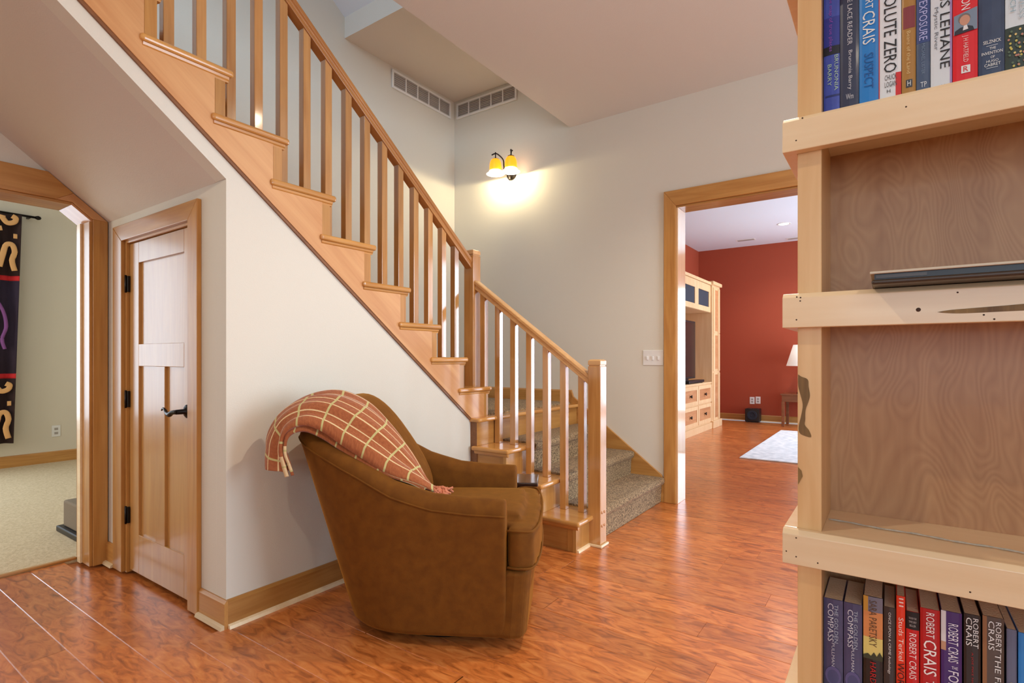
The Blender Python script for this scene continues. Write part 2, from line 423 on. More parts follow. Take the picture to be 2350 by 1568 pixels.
# carpeted den beyond the wide opening
w = box('floor_den', M['den_carpet'], (-7.5, -3.74, -2.6, 3.2, -0.05, 0.008)); struct(w, 'cream carpet in the room beyond the wide opening', 'carpet')
w = box('wall_den_far', M['den'], (-7.5, -7.4, -2.6, 3.2, 0.008, 2.95)); struct(w, 'cream painted far wall of the carpeted room', 'wall')
w = box('wall_den_back', M['den'], (-7.4, -3.737, 3.1, 3.2, 0.008, 2.95)); struct(w, 'cream end wall of the carpeted room', 'wall')
w = box('wall_den_front', M['den'], (-7.4, -3.737, -2.7, -2.6, 0.008, 2.95)); struct(w, 'cream near wall of the carpeted room', 'wall')
w = box('ceiling_den', M['white'], (-7.5, -3.735, -2.7, 3.2, 2.95, 3.05)); struct(w, 'white ceiling of the carpeted room', 'ceiling')
# terracotta family room
w = box('wall_family_far', M['red'], (-3.0, 2.2, 10.42, 10.52, 0, ZC)); struct(w, 'terracotta red far wall seen through the doorway', 'wall')
w = box('wall_family_left', M['red'], (-3.09, -2.99, BW + .17, 10.42, 0, ZC)); struct(w, 'terracotta red wall behind the media cabinet', 'wall')
w = box('wall_family_right', M['red'], (2.2, 2.3, BW + .17, 10.42, 0, ZC)); struct(w, 'terracotta wall with daylight window', 'wall')
w = box('ceiling_family', M['white'], (-3.09, 2.3, BW + .17, 10.52, ZC, ZC + 0.1)); struct(w, 'white ceiling of the terracotta room with recessed lamp', 'ceiling')

# windows (frames around the daylight openings)
def window(n, c, axis, w_, h_, label):
    t = thing('window_%d' % n, c, label, 'window', kind='structure')
    fr = 0.07
    for (a0, a1, b0, b1) in ((-w_ / 2 - fr, -w_ / 2, -h_ / 2 - fr, h_ / 2 + fr), (w_ / 2, w_ / 2 + fr, -h_ / 2 - fr, h_ / 2 + fr), (-w_ / 2, w_ / 2, h_ / 2, h_ / 2 + fr), (-w_ / 2, w_ / 2, -h_ / 2 - fr, -h_ / 2), (-0.015, 0.015, -h_ / 2, h_ / 2)):
        if axis == 'X': box('window_frame', M['tr_z'], (-0.03, 0.03, a0, a1, b0, b1), t, 0.003, local=True)
        else: box('window_frame', M['tr_z'], (a0, a1, -0.03, 0.03, b0, b1), t, 0.003, local=True)
window(1, (3.165, 2.6, 1.6), 'X', 2.4, 1.7, 'tall maple framed daylight window on the main room side wall')
window(2, (0.9, -2.565, 1.6), 'Y', 2.4, 1.6, 'wide maple framed daylight window facing the staircase')
window(3, (-7.37, 0.15, 1.5), 'X', 2.2, 2.1, 'maple framed window beside the patterned curtain')
window(4, (2.165, 8.4, 1.45), 'X', 3.0, 2.0, 'wide maple framed window on the terracotta room side wall')
window(5, (1.15, 10.385, 1.3), 'Y', 1.8, 2.3, 'tall glazed patio door in the terracotta far wall')

# ------------------------------------------------------------------ trims and baseboards
BH = 0.117
def baseboard(name, x0, x1, y0, y1, face, label, z=0.0, shoe=True, mat=None):
    """face: which way it looks (+x, -y ...); x/y give the wall line"""
    t = thing(name, ((x0 + x1) / 2, (y0 + y1) / 2, z), label, 'baseboard', kind='structure')
    th, sh = 0.015, 0.017
    if face in ('+x', '-x'):
        s = 1 if face == '+x' else -1; x = x0
        P = [(x, z), (x + s * th, z), (x + s * th, z + BH - 0.012), (x + s * th * 0.4, z + BH), (x, z + BH)]
        prism('board', mat or M['tr_y'], P, 'Y', y0, y1, t)
        if shoe: prism('shoe_moulding', M['shoe'], [(x + s * (th + 0.0003), z), (x + s * (th + sh), z), (x + s * (th + sh * .75), z + sh * .75), (x + s * (th + 0.0003), z + sh)], 'Y', y0, y1, t)
    else:
        s = 1 if face == '+y' else -1; y = y0
        P = [(y, z), (y + s * th, z), (y + s * th, z + BH - 0.012), (y + s * th * 0.4, z + BH), (y, z + BH)]
        prism('board', mat or M['tr_x'], P, 'X', x0, x1, t)
        if shoe: prism('shoe_moulding', M['shoe'], [(y + s * (th + 0.0003), z), (y + s * (th + sh), z), (y + s * (th + sh * .75), z + sh * .75), (y + s * (th + 0.0003), z + sh)], 'X', x0, x1, t)
    return t
baseboard('baseboard_stair', XW, XW, DW - 0.0, 2.768, '+x', 'maple baseboard with pale shoe moulding behind the armchair')
baseboard('baseboard_door_right', -2.489, XW + 0.015, DW, DW, '-y', 'short maple baseboard between closet door and wall corner')
baseboard('baseboard_door_left', -3.54, -3.433, DW, DW, '-y', 'very short maple baseboard between closet door and opening')
baseboard('baseboard_den', -7.4, -7.4, -2.6, 3.1, '+x', 'maple baseboard under the curtain in the carpeted room', z=0.008, shoe=False)
baseboard('baseboard_family', -2.99, 2.2, 10.42, 10.42, '-y', 'maple baseboard below the terracotta wall')
baseboard('baseboard_landing', XL, -2.28, BW, BW, '-y', 'maple baseboard along the stair landing', z=0.735, shoe=False)

# doorway casing to the terracotta room
t = thing('trim_1', ((DX0 + DX1) / 2, BW, 0), 'maple casing of the doorway to the terracotta room', 'door casing', kind='structure')
cw = 0.093
for nm, poly in (('side_casing', [(DX0 - cw, 0), (DX0, 0), (DX0, DZ), (DX0 - cw, DZ + 0.12)]),
                 ('side_casing', [(DX1, 0), (DX1 + cw, 0), (DX1 + cw, DZ + 0.12), (DX1, DZ)])):
    prism(nm, M['tr_z'], poly, 'Y', BW - 0.02, BW, t, 0.003)
prism('head_casing', M['tr_x'], [(DX0, DZ), (DX1, DZ), (DX1 + cw, DZ + 0.12), (DX0 - cw, DZ + 0.12)], 'Y', BW - 0.02, BW, t, 0.003)
M['jamb'] = wood('pale_jamb', srgb(232, 196, 150), srgb(214, 168, 118), 'Z', rough=0.2, coat=1.0, cior=1.7, crough=0.07, tone=0.02)
box('jamb', M['jamb'], (DX0, DX0 + 0.014, BW - 0.004, BW + 0.18, 0, DZ - 0.014), t, 0.002)
box('jamb', M['jamb'], (DX1 - 0.014, DX1, BW - 0.004, BW + 0.18, 0, DZ - 0.014), t, 0.002)
box('head_jamb', M['tr_x'], (DX0, DX1, BW - 0.004, BW + 0.18, DZ - 0.014, DZ), t, 0.002)

# wide opening to the den, its top corner cut off by the stair underside
t = thing('trim_2', (XO, 0.4, 0), 'maple casing of the wide opening with its corner cut by the stairs', 'door casing', kind='structure')
prism('side_casing', M['tr_z'], [(1.09, 0), (1.158, 0), (1.158, sof(1.158) - .004), (1.09, 1.882)], 'X', XO, XO + 0.02, t, 0.002)
prism('diagonal_casing', M['tr_s'], [(1.09, 1.882), (1.158, sof(1.158) - .004), (1.005, sof(1.005) - .004), (0.93, 1.955), (1.0, 1.955)], 'X', XO, XO + 0.02, t, 0.002)
prism('head_casing', M['tr_y'], [(-0.43, 1.955), (0.93, 1.955), (1.005, sof(1.005) - .004), (sof(0) and 0.90, 2.088), (-0.43, 2.088)], 'X', XO, XO + 0.022, t, 0.002)
box('jamb', M['tr_z'], (-3.745, XO + 0.01, 1.076, 1.0898, 0, 1.87), t, 0.002)
prism('door_stop', M['shoe'], [(-3.70, 1.066), (-3.655, 1.066), (-3.655, 1.0758), (-3.70, 1.0758)], 'Z', 0, 1.87, t)
box('head_jamb', M['tr_y'], (-3.745, XO + 0.01, -0.35, 0.998, 1.941, 1.9548), t, 0.002)
prism('diagonal_jamb', M['tr_s'], [(0.998, 1.941), (0.998, 1.9545), (1.0895, 1.8815), (1.0895, 1.868)], 'X', -3.745, XO + 0.01, t)
prism('side_casing', M['tr_z'], [(-0.43, 0), (-0.35, 0), (-0.35, 1.955), (-0.43, 1.955)], 'X', XO, XO + 0.02, t, 0.002)
box('threshold', M['tr_y'], (-3.765, -3.737, -0.35, 1.076, 0, 0.014), t, 0.004)

# closet door under the stairs
t = thing('trim_3', (-2.95, DW, 0), 'maple casing around the low closet door under the stairs', 'door casing', kind='structure')
prism('side_casing', M['tr_z'], [(-3.432, 0), (-3.318, 0), (-3.318, 1.748), (-3.432, 1.832)], 'Y', DW - 0.02, DW, t, 0.003)
prism('side_casing', M['tr_z'], [(-2.582, 0), (-2.49, 0), (-2.49, 1.832), (-2.582, 1.748)], 'Y', DW - 0.02, DW, t, 0.003)
prism('head_casing', M['tr_x'], [(-3.432, 1.832), (-3.318, 1.748), (-2.582, 1.748), (-2.49, 1.832)], 'Y', DW - 0.02, DW, t, 0.003)
box('jamb', M['tr_z'], (-3.318, -3.297, DW - 0.002, DW + 0.09, 0, 1.735), t)
box('jamb', M['tr_z'], (-2.603, -2.582, DW - 0.002, DW + 0.09, 0, 1.735), t)
box('head_jamb', M['tr_x'], (-3.318, -2.582, DW - 0.002, DW + 0.09, 1.735, 1.7475), t)
d = thing('door_1', (-2.95, DW + 0.03, 0.012), 'low three panel maple closet door with dark lever handle', 'door', kind='structure')
dy0, dy1 = DW + 0.012, DW + 0.045
xl, xr, zb, zt = -3.292, -2.608, 0.014, 1.732
zs = (0.215, 1.088, 1.202, 1.624)
box('stile', M['door'], (xl, -3.184, dy0, dy1, zb, zt), d, 0.002)
box('stile', M['door'], (-2.684, xr, dy0, dy1, zb, zt), d, 0.002)
box('bottom_rail', M['door'], (-3.184, -2.684, dy0, dy1, zb, zs[0]), d, 0.002)
box('lock_rail', M['door'], (-3.184, -2.684, dy0, dy1, zs[1], zs[2]), d, 0.002)
box('top_rail', M['door'], (-3.184, -2.684, dy0, dy1, zs[3], zt), d, 0.002)
box('mullion', M['door'], (-2.986, -2.884, dy0, dy1, zs[0], zs[1]), d, 0.002)
box('panel', M['door'], (-3.184, -2.986, dy0 + 0.012, dy1 - 0.005, zs[0], zs[1]), d)
box('panel', M['door'], (-2.884, -2.684, dy0 + 0.012, dy1 - 0.005, zs[0], zs[1]), d)
box('panel', M['door'], (-3.184, -2.684, dy0 + 0.012, dy1 - 0.005, zs[2], zs[3]), d)
for z0, z1 in ((0.26, 0.345), (0.871, 0.956), (1.479, 1.563)):
    h = box('hinge', M['bronze'], (-3.318, -3.285, dy0 - 0.013, dy0 - 0.0005, z0, z1), d, 0.002)
    tube('hinge_pin', M['bronze'], [(-3.301, dy0 - 0.016, z0 - 0.004), (-3.301, dy0 - 0.016, z1 + 0.004)], 0.006, h)
hn = lathe('door_handle', M['bronze'], [(0.0, 0.0), (0.031, 0.0), (0.031, -0.006), (0.024, -0.012), (0.012, -0.016), (0.011, -0.05), (0.0, -0.05)], (-2.645, dy0, 0.885), d, axis='Y')
tube('lever', M['bronze'], spline([(-2.645, dy0 - 0.047, 0.885), (-2.675, dy0 - 0.054, 0.882), (-2.705, dy0 - 0.054, 0.871), (-2.735, dy0 - 0.052, 0.876), (-2.762, dy0 - 0.05, 0.892), (-2.785, dy0 - 0.048, 0.894), (-2.80, dy0 - 0.047, 0.884)], 5),
     [0.011, 0.011, 0.0105, 0.0105, 0.01, 0.01, 0.0105, 0.011, 0.0115, 0.012, 0.012, 0.0115, 0.011, 0.01, 0.009, 0.0085, 0.008, 0.0075, 0.007, 0.0065, 0.006, 0.0055, 0.0055, 0.005, 0.005, 0.005, 0.005, 0.0045, 0.004, 0.0035, 0.003], hn)

# ------------------------------------------------------------------ staircase
st = thing('staircase', (-2.6, 2.9, 0), 'maple staircase turning at a landing with carpet on its lower flight', 'staircase')
NY = lambda k: 1.184 + 0.2555 * k        # nosing line of upper tread k (k = 7 is the first above the landing)
NZ = lambda k: 2.332 - 0.1996 * k
XN = -2.25
KT = -5
for k in range(7, KT, -1):
    yn, z = NY(k), NZ(k)
    tr = box('tread', M['tread_y'], (XL + 0.002, XN, yn - 0.345, yn, z - 0.03, z), st, 0.012, 3)
    if k > KT:
        prism('cove_moulding', M['tread_y'], [(-2.2845, z - 0.0305), (XN - 0.01, z - 0.0305), (XN - 0.012, z - 0.04), (XN - 0.017, z - 0.045), (XN - 0.018, z - 0.052), (-2.2845, z - 0.052)], 'Y', yn - 0.335, yn - 0.018, st)
    zlow = NZ(k + 1) if k < 7 else 0.735
    box('riser', M['tr_z'], (XL + 0.004, -2.268, yn - 0.073, yn - 0.030, zlow, z - 0.0305), st, 0.001)
poly = [(2.775, 0.722), (NY(7) - 0.074, 0.722)]
for k in range(7, KT, -1):
    y = NY(k) - 0.074; z = NZ(k) - 0.0305
    poly += [(y, z), (NY(k - 1) - 0.074, z)]
poly += [(NY(KT) - 0.074, strg(NY(KT) - 0.074))]
prism('skirt_board', M['tr_s'], poly, 'X', -2.2845, -2.266, st, 0.001)
# moulding strip below the skirt board, its shadow painted as darker wood
prism('skirt_moulding', M['dkshade'], [(2.775, 0.722), (2.775, 0.704), (NY(KT) - .074, strg(NY(KT) - .074) - 0.014), (NY(KT) - .074, strg(NY(KT) - .074))], 'X', XW + 0.0005, -2.27, st)
# lower flight
RI = 0.184
LX = lambda i: -1.462 - 0.2495 * (i - 1)          # nosing of lower step i
YS0 = 2.745                                       # open side of the treads
YC = 3.055                                        # where the carpet starts
for i in (1, 2, 3):
    z = RI * i; xn = LX(i); xb = LX(i + 1) - 0.03
    prism('tread', M['tread_x'], [(xn, YS0), (xn, YC + 0.25), (xb - 0.02, YC + 0.25), (xb - 0.02, YS0)], 'Z', z - 0.03, z, st, 0.012, 3)
    prism('cove_moulding', M['tread_x'], [(YS0 + 0.012, z - 0.0305), (YS0 + 0.014, z - 0.042), (YS0 + 0.02, z - 0.05), (YS0 + 0.03, z - 0.05), (YS0 + 0.03, z - 0.0305)], 'X', xb, xn - 0.012, st)
    box('riser', M['tr_z'], (xn - 0.05, xn - 0.028, YS0 + 0.022, YC + 0.25, z - RI + (0.0005 if i > 1 else 0), z - 0.0305), st, 0.001)
    box('side_panel', M['tr_x'], (xb + (0.0 if i < 3 else 0.0142), xn - 0.088, YS0 + 0.03, YS0 + 0.05, 0.0, z - 0.0305), st, 0.001)
    box('corner_stile', M['tr_z'], (xn - 0.088, xn - 0.03, YS0 + 0.027, YS0 + 0.05, z - RI, z - 0.0305), st, 0.001)
box('corner_trim', M['dkshade'], (-2.282, -2.226, 2.7685, 2.7905, 0.0, 0.7065), st, 0.001)
z = 0.735
box('landing_nosing', M['tread_y'], (-2.33, -2.195, YS0 + 0.01, BW - 0.003, z - 0.028, z), st, 0.012, 3)
box('landing_riser', M['tr_y'], (-2.26, -2.225, YS0 + 0.024, BW - 0.003, RI * 3 + 0.0005, z - 0.0285), st, 0.001)
box('landing', M['stair_carpet'], (XL + 0.002, -2.29, 2.9, BW - 0.002, z - 0.12, z + 0.012), st, 0.01)
# carpet runner folded over the lower steps
prof = []
for i in (1, 2, 3):
    z = RI * i; xn = LX(i); c = 0.012
    prof += [(xn - 0.028 + c, RI * (i - 1) + (c if i > 1 else 0.001)), (xn - 0.022 + c, z - 0.05), (xn + c - 0.004, z - 0.038), (xn + c + 0.004, z - 0.018), (xn + c - 0.002, z + c - 0.006), (xn - 0.012, z + c)]
prof += [(LX(4) - 0.03, RI * 3 + 0.012)]
base = [(LX(4) - 0.03, 0.001)]
crp = prism('stair_carpet', M['stair_carpet'], prof + base, 'Y', YC, BW - 0.0225, st, 0.004)
# skirt on the wall side
sk = lambda x: 0.21 + 0.745 * (-1.474 - x)
prism('wall_skirt', M['tr_x'], [(-1.459, 0), (-1.459, 0.17), (-1.474, 0.21), (-2.26, sk(-2.26)), (-2.28, 0.852), (-2.28, 0.5), (-1.7, 0)], 'Y', BW - 0.022, BW - 0.0005, st, 0.002)
# pale shoe moulding at the foot of the first step
prism('shoe_moulding', M['shoe'], [(LX(1) - 0.0275, 0), (LX(1) - 0.012, 0), (LX(1) - 0.015, 0.012), (LX(1) - 0.0275, 0.016)], 'Y', YS0 + 0.03, 2.92, st)

# railing
rl = thing('stair_railing', (-1.9, 2.97, 0), 'maple stair railing with square balusters and two newel posts', 'railing')
def newel(x0, x1, y0, y1, z0, z1):
    n_ = box('newel_post', M['bal'], (x0, x1, y0, y1, z0, z1 - 0.042), rl, 0.003)
    box('neck', M['rail_x'], (x0 + 0.005, x1 - 0.005, y0 + 0.005, y1 - 0.005, z1 - 0.042, z1 - 0.034), n_)
    bm = bmesh.new()
    a = [(x0, y0), (x1, y0), (x1, y1), (x0, y1)]
    lo = [bm.verts.new((p[0], p[1], z1 - 0.034)) for p in a]; mi = [bm.verts.new((p[0], p[1], z1 - 0.008)) for p in a]
    cxm, cym = (x0 + x1) / 2, (y0 + y1) / 2
    hi = [bm.verts.new((cxm + (p[0] - cxm) * 0.72, cym + (p[1] - cym) * 0.72, z1)) for p in a]
    bm.faces.new(lo); bm.faces.new(hi)
    for q, r in ((lo, mi), (mi, hi)):
        for i in range(4): bm.faces.new((q[i], q[(i + 1) % 4], r[(i + 1) % 4], r[i]))
    mk('newel_cap', bm, M['rail_x'], n_, 0.002)
    return n_
nl = newel(-1.498, -1.415, 2.93, 3.013, 0.0, 1.122)
for yy in (2.952, 2.985):
    for zz in (0.125, 0.205):
        lathe('bolt_plug', M['cab_d'], [(0.0, 0.004), (0.007, 0.004), (0.009, 0.0)], (-1.415, yy, zz), nl, 12, 'X')
prism('shoe_moulding', M['shoe'], [(-1.498, 2.914), (-1.399, 2.914), (-1.399, 3.02), (-1.4148, 3.02), (-1.4148, 2.9298), (-1.498, 2.9298)], 'Z', 0, 0.017, nl, 0.006)
newel(-2.468, -2.385, 2.925, 3.008, 0.747, 1.892)
RPROF = [(-0.024, 0.0), (0.024, 0.0), (0.031, -0.006), (0.031, -0.026), (0.024, -0.034), (0.022, -0.042), (0.027, -0.048), (0.027, -0.064), (-0.027, -0.064), (-0.027, -0.048), (-0.022, -0.042), (-0.024, -0.034), (-0.031, -0.026), (-0.031, -0.006)]
XR = -2.4265; YR = 2.97
uz = lambda y: 2.895 - 0.7843 * (y - 1.566) + 0.004
lz = lambda x: 1.046 + 0.727 * (-1.519 - x)
def rail(name, mat, p0, p1, side, vs):
    bm = bmesh.new(); a = []
    for p in (p0, p1):
        a.append([bm.verts.new(Vector(p) + Vector(side) * u + Vector((0, 0, 1)) * (w_ * vs)) for u, w_ in RPROF])
    n = len(RPROF); bm.faces.new(a[0]); bm.faces.new(a[1][::-1])
    for i in range(n): bm.faces.new((a[0][i], a[0][(i + 1) % n], a[1][(i + 1) % n], a[1][i]))
    return mk(name, bm, mat, rl, 0.002)
rail('handrail', M['rail_s'], (XR, -0.15, uz(-0.15)), (XR, 2.9245, uz(2.9245)), (1, 0, 0), 1.2)
rail('handrail', M['rail_x'], (-1.4985, YR, lz(-1.4985)), (-2.3845, YR, lz(-2.3845)), (0, 1, 0), 1.0)
def baluster(x, y, z0, ztop, dzx, dzy):
    h = 0.0205; bm = bmesh.new()
    q = [(-h, -h), (h, -h), (h, h), (-h, h)]
    lo = [bm.verts.new((x + a, y + b, z0)) for a, b in q]; hi = [bm.verts.new((x + a, y + b, ztop + a * dzx + b * dzy)) for a, b in q]
    bm.faces.new(lo[::-1]); bm.faces.new(hi)
    for i in range(4): bm.faces.new((lo[i], lo[(i + 1) % 4], hi[(i + 1) % 4], hi[i]))
    mk('baluster', bm, M['bal'], rl, 0.0025, 2)
for j in range(-5, 16):
    y = 0.976 + 0.0205 + 0.1272 * j
    if y > 2.90: continue
    kk = math.ceil((y - 0.0 - (1.184 - 0.03)) / 0.2555 - 1e-6)
    baluster(XR, y, NZ(kk), uz(y) - 0.0775, 0, -0.7843)
for j in range(0, 7):
    x = -1.535 - 0.0205 - 0.128 * j
    i = 1 if x > LX(2) - 0.03 else (2 if x > LX(3) - 0.03 else (3 if x > LX(4) - 0.03 else 4))
    baluster(x, YR, RI * i if i < 4 else 0.735, lz(x) - 0.0645, -0.727, 0)

# ------------------------------------------------------------------ wall fittings
def vent(name, along, a0, a1, z0, z1, plane, label):
    """along X: on the back wall; along Y: on the long wall"""
    ctr = ((a0 + a1) / 2, plane, z0) if along == 'X' else (plane, (a0 + a1) / 2, z0)
    t = thing(name, ctr, label, 'vent', 'return air vents in the landing corner')
    def b(nm, m_, u0, u1, d0, d1, w0, w1, par, bev=0.0):
        if along == 'X': return box(nm, m_, (u0, u1, plane - d1, plane - d0, w0, w1), par, bev)
        return box(nm, m_, (plane + d0, plane + d1, u0, u1, w0, w1), par, bev)
    b('backing', M['grille'], a0 + .01, a1 - .01, 0.0005, 0.003, z0 + .01, z1 - .01, t)
    fr = 0.02
    b('frame', M['plate'], a0, a1, 0.003, 0.016, z0, z0 + fr, t, 0.002); b('frame', M['plate'], a0, a1, 0.003, 0.016, z1 - fr, z1, t, 0.002)
    b('frame', M['plate'], a0, a0 + fr, 0.003, 0.016, z0 + fr, z1 - fr, t, 0.002); b('frame', M['plate'], a1 - fr, a1, 0.003, 0.016, z0 + fr, z1 - fr, t, 0.002)
    n = 5; w_ = (a1 - a0 - 2 * fr) / n
    for i in range(1, n):
        c = a0 + fr + w_ * i; b('divider', M['plate'], c - 0.006, c + 0.006, 0.003, 0.014, z0 + fr, z1 - fr, t)
    ns = 7
    for i in range(n):
        bm = bmesh.new()
        for j in range(ns):
            zc = z0 + fr + (z1 - z0 - 2 * fr) * (j + 0.5) / ns
            u0, u1 = a0 + fr + w_ * i + 0.006, a0 + fr + w_ * (i + 1) - 0.006
            if along == 'X': bx(bm, u0, u1, plane - 0.01, plane - 0.003, zc - 0.004, zc + 0.004)
            else: bx(bm, plane + 0.003, plane + 0.01, u0, u1, zc - 0.004, zc + 0.004)
        tag(mk('louvres', bm, M['grille'], t), kind='stuff')
vent('air_vent', 'X', -3.60, -2.861, 3.545, 3.70, BW, 'white five-cell air vent on the wall above the sconce')
vent('air_vent', 'Y', 3.311, 4.09, 3.535, 3.70, XL, 'white five-cell air vent on the tall wall behind the staircase')

t = thing('light_switch', (-1.55, BW, 1.07), 'white triple switch plate beside the doorway casing', 'light switch')
box('plate', M['plate'], (-1.632, -1.468, BW - 0.006, BW, 1.072, 1.193), t, 0.003)
for i in range(3):
    box('toggle', M['plate'], (-1.602 + i * 0.045, -1.588 + i * 0.045, BW - 0.014, BW - 0.006, 1.115, 1.145), t, 0.002)

def outlet(x, y, z, ax, label, group=None, pr=False):
    t = thing('wall_outlet', (x, y, z), label, 'outlet', group)
    if ax == 'X': box('plate', M['plate'], (x, x + 0.006, y - 0.037, y + 0.037, z, z + 0.12), t, 0.002)
    else: box('plate', M['plate'], (x - 0.04, x + 0.04, y - 0.006, y, z, z + 0.125), t, 0.002)
    for dz in (0.025, 0.07):
        if ax == 'X': box('socket', M['grille'], (x + 0.006, x + 0.008, y - 0.016, y + 0.016, z + dz, z + dz + 0.026), t, 0.001)
        else: box('socket', M['grille'] if not pr else M['plate'], (x - 0.018, x + 0.018, y - 0.009, y - 0.006, z + dz, z + dz + 0.028), t, 0.001)
    return t
outlet(-7.4, 1.947, 0.28, 'X', 'white outlet on the cream wall of the carpeted room')
outlet(-2.043, 10.42, 0.305, 'Y', 'white outlet above the subwoofer, nearer the media cabinet', None)
outlet(-1.945, 10.42, 0.315, 'Y', 'white outlet with dark plug beside another outlet, nearer the side table', None)

# sconce
M['amber'] = plain('amber_glass', srgb(255, 140, 10), 0.4, emit=(1.0, 0.36, 0.015, 1), estr=1.2)
M['lamp_white'] = plain('frosted_glow', srgb(255, 240, 210), 0.4, emit=(1.0, 0.9, 0.66, 1), estr=7.0)
sc = thing('wall_sconce', (-2.93, BW, 2.80), 'bronze two arm sconce with glowing amber glass bell shades', 'sconce')
lathe('back_plate', M['bronze'], [(0.0, -0.03), (0.016, -0.026), (0.05, -0.012), (0.058, 0.0)], (-2.925, BW, 2.86), sc, 24, 'Y')
lathe('finial', M['bronze'], [(0.0, -0.035), (0.007, -0.03), (0.012, -0.02), (0.006, -0.008), (0.016, 0.0), (0.016, 0.016), (0.0, 0.02)], (-2.925, BW - 0.03, 2.83), sc, 16)
for x, zb_, yy in ((-2.995, 2.832, 4.0), (-2.835, 2.828, 4.02)):
    s_ = 1 if x > -2.925 else -1
    ar = tube('arm', M['bronze'], spline([(-2.925, BW - 0.02, 2.85), (-2.925 + s_ * 0.04, BW - 0.05, 2.86), (-2.925 + s_ * 0.05, BW - 0.055, 2.93), (-2.925 + s_ * 0.045, BW - 0.075, 2.985), (x - s_ * .01, yy + 0.02, 3.02), (x + s_ * 0.01, yy - 0.005, 3.02), (x + s_ * 0.03, yy - 0.02, 3.008)], 6), 0.0062, sc, 8)
    lathe('stem', M['bronze'], [(0.0, 0.052), (0.006, 0.048), (0.008, 0.036), (0.005, 0.03), (0.005, 0.0), (0.012, -0.006), (0.03, -0.014), (0.03, -0.018), (0.0, -0.018)], (x, yy, 2.985), ar, 16)
    sh = lathe('shade', M['amber'], [(0.028, 0.138), (0.042, 0.128), (0.052, 0.105), (0.056, 0.075), (0.056, 0.045), (0.058, 0.03)], (x, yy, zb_), sc, 28)
    sh.modifiers.new('wall', 'SOLIDIFY').thickness = 0.003
    rm = lathe('shade_rim', M['lamp_white'], [(0.057, 0.030), (0.062, 0.018), (0.074, 0.006), (0.084, 0.0)], (x, yy, zb_), sh, 28)
    rm.modifiers.new('wall', 'SOLIDIFY').thickness = 0.002
    lathe('bulb', M['lamp_white'], [(0.0, 0.09), (0.012, 0.09), (0.02, 0.07), (0.026, 0.045), (0.02, 0.02), (0.0, 0.012)], (x, yy, zb_), sc, 16)
    l = bpy.data.lights.new('sconce_bulb', 'POINT'); l.energy = 20; l.color = (1.0, 0.82, 0.48); l.shadow_soft_size = 0.02
    lo = bpy.data.objects.new('sconce_bulb', l); COL.objects.link(lo); lo.location = (x, yy, zb_ + 0.004)

# recessed ceiling lamps
def recessed(x, y, zc, label, power, col, group=None, spot=True):
    t = thing('ceiling_lamp', (x, y, zc), label, 'ceiling lamp', group)
    lathe('trim_ring', M['plate'], [(0.072, 0.0), (0.072, -0.004), (0.095, -0.003), (0.097, 0.0)], (x, y, zc - 0.0005), t, 28)
    lathe('lens', M['lamp_white'], [(0.0, -0.002), (0.072, -0.002), (0.072, 0.0)], (x, y, zc - 0.0005), t, 28)
    l = bpy.data.lights.new('lamp_light', 'SPOT'); l.energy = power; l.color = col; l.spot_size = 2.5; l.spot_blend = 0.6; l.shadow_soft_size = 0.035
    lo = bpy.data.objects.new('lamp_light', l); COL.objects.link(lo); lo.location = (x, y, zc - 0.012)
recessed(-1.32, 9.0, ZC, 'round lit recessed lamp in the white ceiling of the terracotta room', 60, (1.0, 0.92, 0.8))
recessed(-0.45, 2.45, ZC, 'recessed main room lamp nearest the doorway', 130, WARM)
recessed(-1.35, -0.25, ZC, 'recessed main room lamp facing the bookcase', 70, WARM)
recessed(1.4, 0.9, ZC, 'recessed main room lamp above the bookcase end', 35, WARM)
recessed(1.4, -1.6, ZC, 'recessed main room lamp by the wide window', 35, WARM)

# ------------------------------------------------------------------ armchair
CH = (-1.6305, 1.829, 0.0); CA = math.atan2(0.516, 0.857)
ch = thing('armchair', CH, 'brown velvet barrel swivel chair with sloping arms and loose cushion', 'armchair', rz=CA)
def ztop(x):
    P = [(-0.70, 0.86), (-0.60, 0.845), (-0.45, 0.79), (-0.30, 0.725), (-0.15, 0.648), (0.0, 0.606), (0.14, 0.592), (0.30, 0.586)]
    for (a, za), (b, zb2) in zip(P, P[1:]):
        if x <= b:
            t_ = (x - a) / (b - a); return za + (zb2 - za) * t_
    return P[-1][1]
def upath(s, xback, half, n=2.6, xf=0.285, x0=-0.02):
    """s 0..1 from near arm front round the back to the far arm front; returns x,y"""
    side = -1 if s < 0.5 else 1
    q = s * 2 if s < 0.5 else (1 - s) * 2          # 0 at arm front .. 1 at middle of the back
    ls = 0.36
    if q < ls:
        return xf + (x0 - xf) * q / ls, side * half
    th = (q - ls) / (1 - ls) * PI / 2
    a = x0 - xback
    return x0 - a * math.sin(th) ** (2 / n), side * half * max(math.cos(th), 0.0) ** (2 / n)
NS = 73
